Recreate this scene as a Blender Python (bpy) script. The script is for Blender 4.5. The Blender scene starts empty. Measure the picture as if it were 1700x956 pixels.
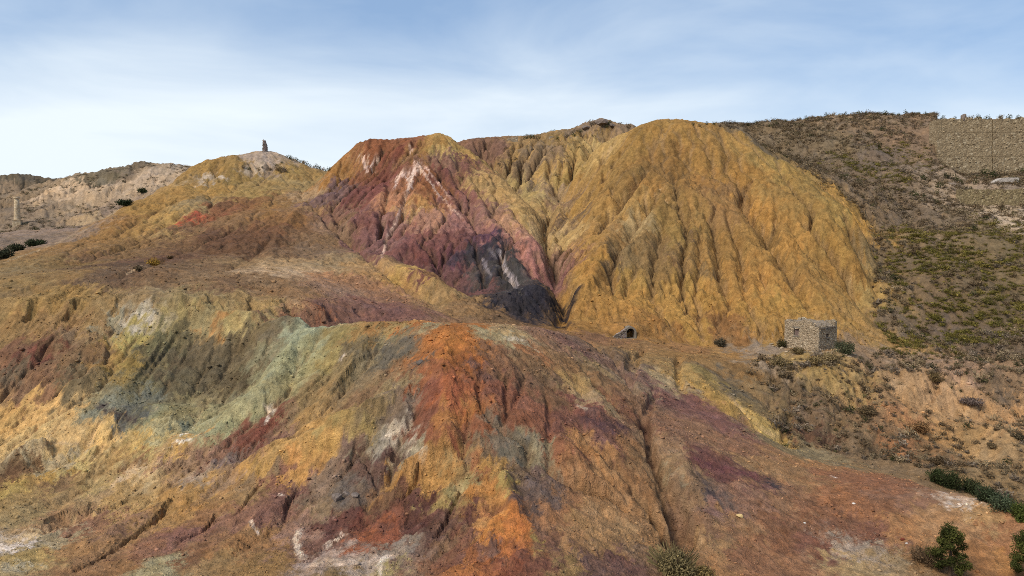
import bpy, math, random
import numpy as np
from mathutils import Vector, Matrix

# ------------------------------------------------------------------ camera, sky, sun, exposure
SC = bpy.context.scene
COL = SC.collection
F = 1150.0                      # focal length in photograph pixels (1700 wide)
PITCH = math.atan((478 - 420) / F)
CAM = np.array([0.0, 0.0, 40.0])

cam_data = bpy.data.cameras.new('camera')
cam_data.sensor_width = 36.0
cam_data.lens = 36.0 * F / 1700.0
cam_data.clip_start = 0.5
cam_data.clip_end = 12000.0
cam = bpy.data.objects.new('camera', cam_data)
cam.location = CAM
cam.rotation_euler = (math.pi / 2 - PITCH, 0, 0)
COL.objects.link(cam)
SC.camera = cam

SUN_EL, SUN_AZ = math.radians(48), math.radians(-130)     # azimuth from +Y towards +X: from behind the camera, to the left
world = bpy.data.worlds.new('World')
SC.world = world
world.use_nodes = True
wn, wl = world.node_tree.nodes, world.node_tree.links
wn.clear()
w_out = wn.new('ShaderNodeOutputWorld')
w_bg = wn.new('ShaderNodeBackground')
w_bg.inputs['Strength'].default_value = 0.15
sky = wn.new('ShaderNodeTexSky')
sky.sky_type = 'NISHITA'
sky.sun_disc = False
sky.sun_elevation = SUN_EL
sky.sun_rotation = SUN_AZ
sky.altitude = 200
sky.air_density = 1.0
sky.dust_density = 1.2
sky.ozone_density = 1.6
# thin hazy cloud: streaky noise over the whole dome, thicker towards the horizon
w_tc = wn.new('ShaderNodeTexCoord')
w_sep = wn.new('ShaderNodeSeparateXYZ')
wl.new(w_tc.outputs['Generated'], w_sep.inputs[0])
w_map = wn.new('ShaderNodeMapping')
w_map.inputs['Scale'].default_value = (1.3, 1.3, 5.0)
w_map.inputs['Location'].default_value = (0.35, 0.2, 0.1)
wl.new(w_tc.outputs['Generated'], w_map.inputs['Vector'])
w_no = wn.new('ShaderNodeTexNoise')
w_no.inputs['Scale'].default_value = 1.5
w_no.inputs['Detail'].default_value = 7
w_no.inputs['Roughness'].default_value = 0.5
w_no.inputs['Distortion'].default_value = 0.4
wl.new(w_map.outputs[0], w_no.inputs['Vector'])
w_el = wn.new('ShaderNodeMapRange')           # height above the horizon -> base cloud cover
w_el.interpolation_type = 'SMOOTHSTEP'
w_el.inputs['From Min'].default_value = 0.02
w_el.inputs['From Max'].default_value = 0.40
w_el.inputs['To Min'].default_value = 1.24
w_el.inputs['To Max'].default_value = 0.0
wl.new(w_sep.outputs['Z'], w_el.inputs['Value'])
w_m1 = wn.new('ShaderNodeMath')
w_m1.operation = 'MULTIPLY_ADD'
w_m1.inputs[1].default_value = 2.0
w_m1.inputs[2].default_value = -1.08
wl.new(w_no.outputs['Fac'], w_m1.inputs[0])
w_m2 = wn.new('ShaderNodeMath')
w_m2.operation = 'ADD'
w_m2.use_clamp = True
wl.new(w_m1.outputs[0], w_m2.inputs[0])
wl.new(w_el.outputs[0], w_m2.inputs[1])
w_mix = wn.new('ShaderNodeMix')
w_mix.data_type = 'RGBA'
wl.new(w_m2.outputs[0], w_mix.inputs['Factor'])
w_pale = wn.new('ShaderNodeMix')              # the blue between the clouds, a little veiled
w_pale.data_type = 'RGBA'
w_pale.inputs['Factor'].default_value = 0.7
w_pale.inputs['B'].default_value = (1.15, 1.72, 2.6, 1)
wl.new(sky.outputs[0], w_pale.inputs['A'])
wl.new(w_pale.outputs['Result'], w_mix.inputs['A'])
w_mix.inputs['B'].default_value = (3.75, 4.15, 4.45, 1)
wl.new(w_mix.outputs['Result'], w_bg.inputs['Color'])
wl.new(w_bg.outputs[0], w_out.inputs['Surface'])

sun_data = bpy.data.lights.new('sun', 'SUN')
sun_data.energy = 2.4
sun_data.angle = math.radians(22)
sun_data.color = (1.0, 0.93, 0.81)
sun = bpy.data.objects.new('sun', sun_data)
sdir = Vector((math.sin(SUN_AZ) * math.cos(SUN_EL), math.cos(SUN_AZ) * math.cos(SUN_EL), math.sin(SUN_EL)))
sun.rotation_euler = sdir.to_track_quat('Z', 'Y').to_euler()
sun.location = (0, 0, 200)
COL.objects.link(sun)

SC.view_settings.view_transform = 'Standard'
SC.view_settings.look = 'None'
SC.view_settings.gamma = 1.0
SC.view_settings.use_curve_mapping = False
SC.view_settings.exposure = 0.65
SAT = 0.68          # strength of the mineral colours over the common brown dust
SC.cycles.filter_width = 0.9
ALB = 0.86          # photograph colour (linear) -> base colour

# ------------------------------------------------------------------ small helpers
rng = np.random.default_rng(7)
random.seed(7)

def pix(u, v):
    """direction through a photograph pixel as slopes (x/y, z/y)"""
    xr, yr = (u - 850.0) / F, (478.0 - v) / F
    dy = math.cos(PITCH) + yr * math.sin(PITCH)
    dz = -math.sin(PITCH) + yr * math.cos(PITCH)
    return xr / dy, dz / dy

def at(u, v, Y):
    a, t = pix(u, v)
    return np.array([a * Y, Y, CAM[2] + t * Y])

def lin(h):
    c = np.array([int(h[i:i + 2], 16) for i in (0, 2, 4)]) / 255.0
    return np.where(c <= 0.04045, c / 12.92, ((c + 0.055) / 1.055) ** 2.4)

def alb(h, k=None):
    c = lin(h) * (ALB if k is None else k)
    return (float(c[0]), float(c[1]), float(c[2]), 1.0)

def _hash(ix, iy, seed):
    h = (ix.astype(np.uint32) * np.uint32(374761393) + iy.astype(np.uint32) * np.uint32(668265263) + np.uint32(seed * 974711 + 12345))
    h = (h ^ (h >> np.uint32(13))) * np.uint32(1274126177)
    h ^= h >> np.uint32(16)
    return h

def perlin(x, y, seed=0):
    x0, y0 = np.floor(x), np.floor(y)
    fx, fy = (x - x0).astype(np.float32), (y - y0).astype(np.float32)
    ix, iy = x0.astype(np.int64), y0.astype(np.int64)
    ux, uy = fx * fx * fx * (fx * (fx * 6 - 15) + 10), fy * fy * fy * (fy * (fy * 6 - 15) + 10)
    def g(i, j):
        an = _hash(ix + i, iy + j, seed).astype(np.float32) * np.float32(2 * math.pi / 4294967296.0)
        return np.cos(an) * (fx - i) + np.sin(an) * (fy - j)
    n0 = g(0, 0); n0 = n0 + ux * (g(1, 0) - n0)
    n1 = g(0, 1); n1 = n1 + ux * (g(1, 1) - n1)
    return (n0 + uy * (n1 - n0)) * 1.45

def fbm(x, y, octv, seed=0, gain=0.5, lac=2.03):
    s, a = 0, 1.0
    for o in range(octv):
        s = s + a * perlin(x + 17.3 * o, y - 9.1 * o, seed + o)
        x, y, a = x * lac, y * lac, a * gain
    return s

def ridged(x, y, octv, seed=0, gain=0.5):
    s, a = 0, 1.0
    for o in range(octv):
        s = s + a * (1 - 2 * np.abs(perlin(x + 5.3 * o, y + 3.1 * o, seed + o)))
        x, y, a = x * 2.03, y * 2.03, a * gain
    return s

# ------------------------------------------------------------------ terrain: landforms from surveyed points (u, v, distance)
LAND = {
'ground': (3.0, """
0 956 46;300 956 45;600 956 43;850 956 42;1140 956 44;1400 956 46;1700 956 46;-500 956 46;2200 956 46
-300 1300 29;850 1300 26;2000 1300 27;850 2000 14;-900 2000 14;2600 2000 14
-200 850 58;0 850 57.5;150 850 57;300 850 55.5;450 850 53;600 850 51;730 850 49;850 850 48;1000 850 49.5;1130 850 51;1400 850 54;1700 850 56;1900 880 52
-200 750 71;0 750 69;150 750 67.5;300 750 65;450 750 61.5;600 750 57.5;720 750 54.5;850 750 54;960 750 55.5;1080 750 58;1200 750 62;1300 755 66;1400 785 64;1500 800 62;1600 830 59.5;1700 870 57
1300 735 74;1400 750 74;1500 775 71;1600 790 70;1700 830 67;1350 700 80;1400 700 80;1400 650 88;1400 600 96;1345 590 99
1290 700 78;1240 660 84;1280 640 88;1310 610 94
0 700 74;150 700 71;270 700 70;330 702 69;450 700 66;600 700 60;0 650 79;150 655 76;300 650 75.5;400 650 73;500 650 69;600 650 64.5;680 650 61.5;740 650 59.5;850 650 61;930 650 63.5;1000 650 68;1050 650 72;1110 650 76;1180 650 79;1230 700 72
0 600 83;100 600 82;180 600 82;350 600 81;450 600 78;520 600 75;600 600 71;680 600 67;740 600 64;260 568 86;400 566 83;850 600 65;920 600 69;1000 600 77;1060 600 84;1130 600 90;1250 600 96;1190 630 86
0 550 88;120 540 88;230 521 92;300 513 92;340 528 90.5;400 536 88;480 541 84;560 540 79.5;620 539 76.5;680 546 73.5;750 552 70;820 549 71.5;880 549 74.5;930 553 80;980 572 86
520 562 89;600 583 88;700 592 87;800 592 88;870 580 92
0 492 95;0 527 91.5;150 487 95.5;130 522 92;300 482 97;380 489 96;450 492 98;450 528 94;540 500 99;550 535 94;500 492 98;600 512 98;690 533 96;800 525 107;930 525 112;930 555 99;1000 570 96;1045 563 104;1150 562 108;1250 572 105;1300 570 104
1450 560 110;1600 600 107;1700 650 100;1600 700 85;1700 750 76;1600 765 76;1500 740 77;1500 660 90;1600 650 97
-400 500 95;-400 600 83;-400 750 70;2100 700 90;2100 800 70;2100 600 110;-400 480 130;1130 545 150;1130 500 250;300 460 200;300 440 300;1700 500 250
"""),
'slope': (3.0, """
-300 490 110;0 433 130;50 416 140;100 398 150;150 375 161;200 352 172;250 325 184;300 299 196;350 267 208;390 257 216;440 252 222;480 262 222;530 283 218;575 300 215
480 320 186;400 330 178;430 300 198;300 380 152;200 430 126;100 450 114;0 470 105;400 400 140;480 355 158;440 345 167;450 430 124;550 400 142;600 440 124;520 470 106;640 470 112;690 515 103
300 450 110;0 495 93;300 482 97;500 491 98;600 512 98;550 350 168;520 330 180;350 300 196;420 425 128;380 370 152
690 452 117;660 445 119;740 482 111;790 507 107;720 505 107;840 530 103;800 520 112;730 470 122;650 430 130
-100 480 150;0 475 160;100 455 185;200 415 215;300 365 245;440 305 265;530 320 260;650 360 240;750 500 140;860 560 120
300 520 82;0 530 80;600 600 84;440 440 350;0 500 300
"""),
'red': (3.0, """
720 222 185;690 228 184;755 232 184;640 239 186;610 242 187;570 266 188;540 290 190;515 312 190;780 255 180;830 300 168;870 340 160;900 380 150;912 430 136;932 495 119
690 275 170;680 330 157;660 380 147;640 430 136;700 450 131;760 400 140;800 335 158;760 300 168;820 400 139;850 450 127;890 500 117;800 490 122;740 480 126
560 310 178;540 345 166;565 375 153;600 405 144;620 330 164;640 285 174;600 270 183;580 340 165
720 290 215;600 300 225;500 340 220;850 330 190;900 390 180;950 480 150;960 560 130;850 560 112;720 540 116;600 500 125;520 420 150;480 360 190;720 400 330
"""),
'rim': (3.0, """
780 240 205;810 238 205;850 235 206;890 232 206;920 231 205;950 228 207;965 218 209;985 206 211;1000 203 211;1015 208 211;1030 213 209;1060 217 208;740 250 206;680 262 206
850 290 188;900 315 179;930 300 183;880 340 171;970 275 188;900 380 154;910 430 139;922 480 123;930 512 113;1000 290 190;940 360 163;850 330 182;935 420 143
850 300 260;1000 290 260;1150 290 250;700 300 250;600 330 250;1100 330 200;1000 400 170;980 480 140;780 330 190;800 420 170;870 500 135;960 560 112;860 400 350
"""),
'yellow': (3.0, """
1050 221 173;1090 208 172;1130 204.5 172;1180 206 174;1215 216 174.5;1240 232 173;1300 276 164;1350 312 155;1385 342 148;1420 370 142;1436 392 138;1439 420 134;1436 450 127;1422 500 117
1130 300 153;1130 400 133;1150 480 119;1150 540 110;1250 308 152;1250 400 133;1250 480 118;1250 540 109;1330 400 134;1340 480 118;1330 520 111;1390 440 127;1390 500 115
1020 300 156;1000 400 134;960 450 123;945 500 115;950 540 109;1050 400 132;1050 500 115;1010 240 178;985 255 181;960 330 164;1190 254 163;1100 250 164
930 340 176;915 400 154;905 470 132;900 540 118;1458 440 140;1462 520 128;1475 420 152;1480 330 175;1448 545 118;1420 300 190;1300 270 210;1500 560 122;1130 270 205;1130 320 240;1000 300 225;1400 560 106;1250 590 100;1150 590 100;1000 580 100;1130 400 400
"""),
'right': (4.0, """
1420 193 235;1500 195 231;1545 197 229;1600 196 229;1700 198 226;1350 198 237;1300 204 236;1250 207 234;1200 208 231;1150 213 228;2000 200 224;2400 230 220
1500 240 212;1400 240 213;1300 240 216;1640 240 212;1800 240 212
1500 300 189;1500 350 169;1500 400 150;1500 500 122;1450 530 116;1600 500 122;1600 400 149;1700 450 136;1700 350 172;1600 340 174;1450 400 151;1440 480 128;1350 290 198;1250 260 212;1400 340 180
1700 550 116;1600 570 112;1500 560 112;1800 400 150;1900 560 112;2200 500 120;1700 640 101
1700 300 192;1600 300 192;1200 310 205;1300 350 195;1350 420 165;1380 520 130;1300 560 120;1400 600 106;1600 640 99;1250 600 115
1420 245 300;1700 250 300;1200 260 290;1420 330 400;1700 330 400
"""),
'far': (2.5, """
-300 300 400;0 291 380;40 293 380;52 298 378;58 306 376;66 326 372;76 312 366;88 302 362;110 294 352;150 288 346;190 279 338;230 274 332;270 275 324;290 283 316;310 290 310;340 300 306
150 345 288;28 374 265;0 390 258;100 378 264;220 325 290;280 310 296;0 430 215;60 340 300;0 340 315;40 320 345;180 370 262;260 340 268
50 445 190;-200 400 250;300 350 260;200 400 235;0 320 480;270 310 420;450 330 330;500 340 300;400 400 260;100 440 210;-100 350 310
"""),
}
def fine(a0, a1, n):
    return np.linspace(a0, a1, n)
AC = np.concatenate([-np.geomspace(3.0, 0.80, 24), fine(-0.785, 0.785, 880), np.geomspace(0.80, 3.0, 24)])
YR = np.concatenate([np.geomspace(9, 38.5, 30), np.geomspace(39, 255, 810), np.geomspace(256.5, 420, 75), np.geomspace(432, 3500, 22)])
NR, NC = len(YR), len(AC)
GX = (YR[:, None] * AC[None, :]).astype(np.float64)
GY = np.repeat(YR[:, None], NC, 1)

def rbf(points, c, gx, gy):
    P = np.array([at(*p) for p in points])
    n = len(P)
    sc = 1.0
    D = np.sqrt((P[:, None, 0] - P[None, :, 0]) ** 2 + (P[:, None, 1] - P[None, :, 1]) ** 2 + c * c)
    A = np.zeros((n + 1, n + 1))
    A[:n, :n] = -D + np.eye(n) * 0.02
    A[:n, n] = 1; A[n, :n] = 1
    w = np.linalg.solve(A, np.concatenate([P[:, 2], [0]]))
    out = np.full(gx.shape, w[n], np.float32)
    gx, gy = gx.astype(np.float32), gy.astype(np.float32)
    for i in range(n):
        out -= np.float32(w[i]) * np.sqrt((gx - np.float32(P[i, 0])) ** 2 + (gy - np.float32(P[i, 1])) ** 2 + np.float32(c * c))
    return out

def smax(a, b, k):
    h = np.clip(0.5 + 0.5 * (a - b) / k, 0, 1)
    return b + (a - b) * h + k * h * (1 - h), h

names = ['ground', 'slope', 'red', 'rim', 'yellow', 'right', 'far']
FRONT = {'ground': 0, 'slope': 92, 'red': 104, 'rim': 105, 'yellow': 106, 'right': 100, 'far': 195}
Z = None
W = {}
# the survey points follow the visible land; domain jitter keeps the forms from looking drawn with a ruler
jx = GX + 0.010 * GY * fbm(GX / 9, GY / 9, 3, 90)
jy = GY + 0.010 * GY * fbm(GX / 9, GY / 9, 3, 95)
for nm in names:
    c, txt = LAND[nm]
    pts = [tuple(float(q) for q in p.split()) for p in txt.replace('\n', ';').split(';') if p.strip()]
    H = rbf(pts, c, jx, jy)
    H = H - 0.8 * np.maximum(0, FRONT[nm] - GY)          # a hill ends where its foot is
    if Z is None:
        Z = H; W[nm] = np.ones_like(H)
    else:
        Z, h = smax(H, Z, 1.2)
        for q in W:
            W[q] = W[q] * (1 - h)
        W[nm] = h
farfade = np.clip((GY - 420) / 500, 0, 1)
Z = Z * (1 - farfade) + (CAM[2] - 24) * farfade

# ------------------------------------------------------------------ ray casting onto the relief (columns of the grid are planes through the camera)
def cast(u, v, zz=None):
    zz = Z if zz is None else zz
    a, t = pix(u, v)
    i = np.clip(np.searchsorted(AC, a), 1, NC - 1)
    f = (a - AC[i - 1]) / (AC[i] - AC[i - 1])
    col = zz[:, i - 1] * (1 - f) + zz[:, i] * f
    s = (col - CAM[2]) / YR
    ok = np.nonzero((s >= t) & (YR > 30))[0]
    if len(ok) == 0:
        j = int(np.argmax(np.where((YR > 30) & (YR < 420), s, -9)))   # above the skyline: the crest itself
        return np.array([a * YR[j], YR[j], col[j]])
    j = ok[0]
    if j == 0:
        return np.array([a * YR[0], YR[0], col[0]])
    g = (t - s[j - 1]) / max(s[j] - s[j - 1], 1e-9)
    g = min(max(g, 0), 1)
    Y = YR[j - 1] + g * (YR[j] - YR[j - 1])
    return np.array([a * Y, Y, col[j - 1] * (1 - g) + col[j] * g])

LOGY = np.log(YR)
def ground_z(x, y, zz=None):
    zz = Z if zz is None else zz
    x, y = np.atleast_1d(np.asarray(x, float)), np.atleast_1d(np.asarray(y, float))
    a = x / y
    i = np.clip(np.searchsorted(AC, a), 1, NC - 1); j = np.clip(np.searchsorted(YR, y), 1, NR - 1)
    fa = (a - AC[i - 1]) / (AC[i] - AC[i - 1]); fy = (y - YR[j - 1]) / (YR[j] - YR[j - 1])
    return (zz[j - 1, i - 1] * (1 - fa) + zz[j - 1, i] * fa) * (1 - fy) + (zz[j, i - 1] * (1 - fa) + zz[j, i] * fa) * fy

def grad(zz):
    Za = np.gradient(zz, AC, axis=1)
    Zy = np.gradient(zz, YR, axis=0)
    zx = Za / GY
    return zx, Zy - AC[None, :] * zx

# ------------------------------------------------------------------ gullies and ribs traced along the slopes: half-width (photo px), depth in metres (negative = rib)
CARVE = """
38 2.6: 400 575;340 630;270 680
R17 -1.2: 660 650;600 700;520 735;450 765;390 795
R15 -1.0: 760 690;720 760;660 800;600 828
R14 -0.9: 830 780;845 830;840 880
R14 -0.45: 340 820;290 835;220 870;150 905
R14 -0.35: 200 830;130 850;60 880
R14 -0.9: 90 748;40 768;0 795
R16 -1.2: 515 546;485 590;450 640;400 690;340 718
R11 -1.0: 235 523;300 515;345 529;400 537;480 542;560 543
R15 -0.9: 960 600;1000 680;1010 760
R14 -0.8: 920 720;960 790;1040 840
R13 -0.9: 620 560;590 610;560 660
R13 -0.9: 170 600;140 640;90 660
R13 -0.5: 480 830;430 870;370 930
9 2.6: 1222 288;1235 322;1247 352;1272 388;1300 430;1322 470;1350 510
9 1.4: 1247 300;1252 330;1250 352
6 1.7: 1150 345;1172 352;1184 380;1190 420;1200 465;1216 520
5 1.4: 1205 345;1212 375;1228 410;1236 455;1241 505
4 1.0: 1222 420;1228 455;1238 485
4 1.0: 1259 435;1268 462;1272 485
4 0.9: 1296 395;1298 425;1304 450
4 0.9: 1340 375;1358 398;1380 425;1415 445
4 0.8: 1355 400;1385 430;1400 455;1420 470
4 0.9: 1380 360;1405 385;1430 405
4 0.9: 1286 258;1300 290;1330 330;1360 355
5 1.0: 1124 222;1123 240;1120 262
4 0.8: 1130 222;1128 245
6 1.3: 1142 272;1130 285;1120 296;1118 310
4 0.9: 1203 232;1205 262;1200 285
5 1.0: 1158 214;1170 235;1182 260;1186 290
5 1.2: 1043 235;1020 270;1000 300;975 325;955 350;945 375
5 1.2: 1010 240;1002 270;1010 290;990 325;968 350
5 1.2: 985 236;975 262;972 290;968 310;958 340
4 1.0: 958 240;955 262;950 285;945 310
6 1.3: 1082 262;1060 300;1035 330;1015 360;1006 385
5 1.1: 1095 235;1080 270;1050 310;1020 345;1003 375;988 395
10 1.9: 1100 308;1070 345;1045 385;1025 410;1018 435;1010 470;1030 482;1050 445;1062 420
6 1.4: 1015 400;1020 430;1010 460;1008 485
6 1.2: 1115 350;1098 385;1090 420;1084 455;1080 500
5 1.2: 1140 360;1138 400;1132 430;1133 470;1135 500
5 1.1: 1165 372;1162 410;1160 440;1156 480;1154 505
4 0.8: 1060 455;1055 480
4 0.8: 1073 462;1068 485
4 0.9: 1105 465;1103 500
4 0.9: 1120 460;1118 495
4 0.8: 1146 470;1146 500
4 0.8: 1170 470;1172 500
4 0.8: 1186 480;1186 505
5 1.0: 1250 440;1260 470;1270 500
4 -0.7: 1310 415;1325 450;1345 480;1360 500
6 -1.0: 1296 375;1330 385;1360 420;1385 460;1400 490
6 -1.0: 1020 400;1005 430;985 460;965 490
10 -1.2: 940 345;935 370;938 395
G9 2.0: 905 330;912 360;902 390;912 430;926 470;935 500;932 540;952 570
5 0.9: 872 262;866 285;862 305
5 0.9: 895 270;890 300;884 320
5 0.9: 912 262;915 290;918 315
5 0.9: 935 255;930 290;924 320;915 345
4 0.7: 845 270;838 295
G8 1.5: 508 330;540 365;575 398;610 425;640 445;690 478;730 505
4 0.6: 545 345;560 368;575 390
5 0.8: 650 300;640 335;636 365;628 400
5 0.8: 715 270;740 305;765 335;790 375;805 395
5 0.7: 700 285;675 330;655 375;638 415
5 -0.8: 770 290;790 330;812 370;840 395
6 -0.9: 760 405;790 400;815 400;838 425;870 465;900 490
5 0.7: 830 420;840 450;855 480
5 0.7: 790 415;800 445;812 475
5 0.7: 720 420;735 455;745 480
6 -0.9: 668 448;700 462;740 484;790 508
5 0.6: 330 340;270 380;200 412;120 440
5 0.6: 430 360;350 398;260 440;180 468
5 0.6: 470 380;420 425;360 455
6 -0.7: 540 345;500 350;470 375;455 410;440 440
4 0.5: 300 330;240 362;190 390
4 0.5: 140 470;110 485;80 500
5 0.7: 180 478;150 500;120 530;100 560
5 0.6: 285 482;272 500;280 515;330 505
4 0.6: 380 492;410 505;440 530
G10 1.9: 946 556;962 575;975 588;990 605;1010 628;1045 655;1062 680
G9 1.8: 1055 668;1066 690;1072 705;1078 735;1085 760;1098 785;1110 810
G15 2.4: 1104 795;1115 820;1126 850;1137 880;1140 905
G9 1.7: 1060 830;1085 845;1102 870;1114 895;1126 915
G6 0.7: 900 770;930 790;980 815;1030 835;1062 850;1085 858
6 -0.8: 1115 770;1132 765;1140 790;1130 800
G6 0.9: 1128 590;1124 620;1134 650
G6 0.8: 1070 575;1052 600;1050 625
G4 0.5: 770 600;790 625;797 648
G4 0.5: 800 600;792 640;797 665;812 690;822 702
G4 0.5: 842 620;838 660;845 685;826 703
G4 0.45: 872 610;862 650;846 685
G4 0.5: 822 703;850 722;882 745
G4 0.45: 905 650;912 690;910 740
6 0.8: 960 590;985 640;1030 690
8 -0.8: 750 545;735 590;740 640;745 690;735 740;760 790
6 0.8: 690 600;695 640;690 690;660 740;650 790;600 830
5 0.7: 560 580;545 620;520 650;500 680
6 0.8: 620 600;590 625;560 655;530 690;490 715;440 740
5 0.7: 655 600;630 640;600 680
6 0.8: 520 700;470 730;420 755;380 765
G4 0.5: 600 760;622 790;628 815
G4 0.5: 590 730;585 770;560 800
G4 0.5: 700 780;680 815;655 835
G4 0.6: 770 800;745 850;730 880;715 895
6 0.8: 860 745;890 770;905 800
6 0.8: 900 750;920 790;945 820
G5 0.6: 290 830;262 862;220 890;170 920;120 945
G4 0.5: 365 850;340 880;290 905
6 0.8: 255 760;200 780;150 800;110 830;60 850
6 0.9: 190 715;150 735;110 760;60 790
6 -0.9: 80 745;40 765;0 790
6 0.7: 70 880;100 860;150 850
6 -0.8: 560 690;500 720;450 755;390 790
6 0.8: 330 740;290 755;260 780
10 -0.9: 235 520;280 512;340 530;420 536;500 541
9 1.2: 380 560;340 610;310 650
9 1.2: 430 570;390 620;350 670
7 1.0: 350 555;325 600;300 640
G4 0.5: 300 545;262 600;225 650
G4 0.5: 330 548;300 600;262 660
G4 0.55: 365 555;335 610;300 665
G4 0.55: 395 556;365 615;335 670
G4 0.5: 425 560;400 610;365 665
G4 0.5: 450 560;425 605;395 655
G4 0.45: 275 560;245 610;215 650
G5 0.9: 62 494;52 515;46 530
G5 0.9: 132 490;118 512;106 532
G5 0.8: 205 490;195 508;182 524
G5 0.8: 345 488;352 505;345 515
G5 0.9: 412 494;420 512;428 530
G5 0.9: 472 497;478 515;484 532
G5 0.9: 540 503;548 520;552 534
G5 0.8: 590 508;598 522;606 536
G7 1.3: 1000 575;1030 600;1045 630;1062 660
G6 1.0: 960 560;985 572;1010 588;1030 592
G6 1.0: 1090 640;1078 665;1072 690
G5 0.8: 1050 585;1040 605;1030 625
G8 1.3: 1300 620;1322 650;1312 690;1300 725;1320 745
G8 1.2: 1350 625;1338 660;1340 700;1330 735
G7 1.1: 1425 630;1405 670;1385 710;1370 745
G7 1.1: 1490 690;1465 720;1440 750
G7 1.0: 1450 600;1440 640;1425 680
G6 0.9: 1262 590;1285 620;1290 650;1280 690
G6 0.9: 1560 610;1550 650;1525 690
G3 0.4: 560 590;530 625;505 650
G3 0.4: 600 620;570 650;545 690
G3 0.4: 640 630;612 665;590 700
G3 0.4: 300 770;265 790;230 800
G3 0.4: 230 820;190 840;150 850
G3 0.4: 440 800;410 835;390 860
G3 0.4: 500 800;480 835;470 870
8 -0.8: 510 548;480 590;450 630;410 680;380 700
6 0.9: 330 690;315 710;330 725
5 1.0: 55 590;75 588;95 592
6 0.9: 130 530;120 560;95 580
6 0.7: 180 585;150 610;110 640
6 0.6: 1190 640;1240 690;1290 735
8 -0.8: 1140 590;1160 630;1200 670;1250 705;1295 735
9 0.9: 1290 600;1320 640;1310 680;1290 710;1310 740
8 0.9: 1400 610;1390 650;1350 680;1330 710
8 0.8: 1440 620;1430 680;1410 720;1400 745
8 -0.9: 1490 660;1480 700;1440 740
9 0.8: 1500 700;1470 750
"""
def resample(pts, step):
    out = []
    for p, q in zip(pts[:-1], pts[1:]):
        n = max(1, int(math.hypot(q[0] - p[0], q[1] - p[1]) / step))
        for k in range(n):
            out.append((p[0] + (q[0] - p[0]) * k / n, p[1] + (q[1] - p[1]) * k / n))
    out.append(pts[-1])
    return out

def parse(txt):
    for ln in txt.strip().splitlines():
        head, body = ln.split(':', 1)
        yield head.split(), [tuple(float(q) for q in p.split()) for p in body.split(';') if p.strip()]

def window(P, r):
    """index window of the grid that holds world points P grown by r"""
    y0, y1 = P[:, 1].min() - r, P[:, 1].max() + r
    j0, j1 = np.searchsorted(YR, y0), np.searchsorted(YR, y1)
    yy = max(y0, 8)
    am = min((P[:, 0] / P[:, 1]).min() - r / yy, 9); ax = (P[:, 0] / P[:, 1]).max() + r / yy
    i0, i1 = np.searchsorted(AC, am), np.searchsorted(AC, ax)
    return slice(max(j0, 0), j1 + 1), slice(max(i0, 0), i1 + 1)

def seg_dist(gx, gy, P):
    """distance to a world polyline and position along it 0..1"""
    best = np.full(gx.shape, 1e9); s = np.zeros(gx.shape)
    n = len(P) - 1
    for k in range(n):
        ax, ay = P[k, 0], P[k, 1]
        dx, dy = P[k + 1, 0] - ax, P[k + 1, 1] - ay
        L = dx * dx + dy * dy + 1e-9
        t = np.clip(((gx - ax) * dx + (gy - ay) * dy) / L, 0, 1)
        d = (gx - ax - t * dx) ** 2 + (gy - ay - t * dy) ** 2
        m = d < best
        best = np.where(m, d, best); s = np.where(m, (k + t) / n, s)
    return np.sqrt(best), s

Zbase = Z.copy()
DEL = np.zeros_like(Z)
for (head, pts) in parse(CARVE):
    gorge = head[0][0] == 'G'; spur = head[0][0] == 'R'
    wpx, dep = float(head[0].lstrip('GR')), float(head[1])
    P = np.array([cast(u, v, Zbase) for u, v in resample(pts, 12)])
    # drop jumps over an occluding edge
    keep = [0]
    for k in range(1, len(P)):
        if np.linalg.norm(P[k] - P[keep[-1]]) < 0.16 * P[k, 1] + 4:
            keep.append(k)
    P = P[keep]
    if len(P) < 2:
        continue
    ym = float(np.median(P[:, 1]))
    hw = wpx / F * ym * 1.5
    if gorge:
        hw = wpx / F * ym * 1.05
    elif spur:
        hw = wpx / F * ym * 1.6
    elif ym < 95:                       # the near mound: shallow, wider rills
        hw *= 1.5; dep *= 0.62
    js, is_ = window(P, hw * 3.2)
    gx, gy = GX[js, is_], GY[js, is_]
    ws = hw * 1.6
    wx = gx + 0.8 * hw * fbm(gx / ws / 2, gy / ws / 2, 2, 41); wy = gy + 0.8 * hw * fbm(gx / ws / 2, gy / ws / 2, 2, 47)
    d, s = seg_dist(wx, wy, P)
    end = np.clip(np.minimum(s, 1 - s) * 5, 0, 1) ** 0.7
    q = np.clip(d / (hw * (1.25 + 0.55 * s)), 0, 1)
    if gorge:
        t_ = np.clip((1 - q) / .6, 0, 1)
        prof = t_ * t_ * (3 - 2 * t_)
    elif dep > 0:
        prof = (1 - q) ** 1.25 * (1 + 0.25 * q)
    else:
        prof = (1 - q * q) ** 2 if not spur else (1 - q) ** 1.5 * (1 + 1.5 * q)
    add = -dep * prof * end
    cur = DEL[js, is_]
    DEL[js, is_] = np.where(add < 0, np.minimum(cur, add) + 0.25 * np.maximum(cur, add) * (np.sign(cur) == np.sign(add)), np.where(add > 0, cur + add, cur))
Z = Z + DEL

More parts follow.
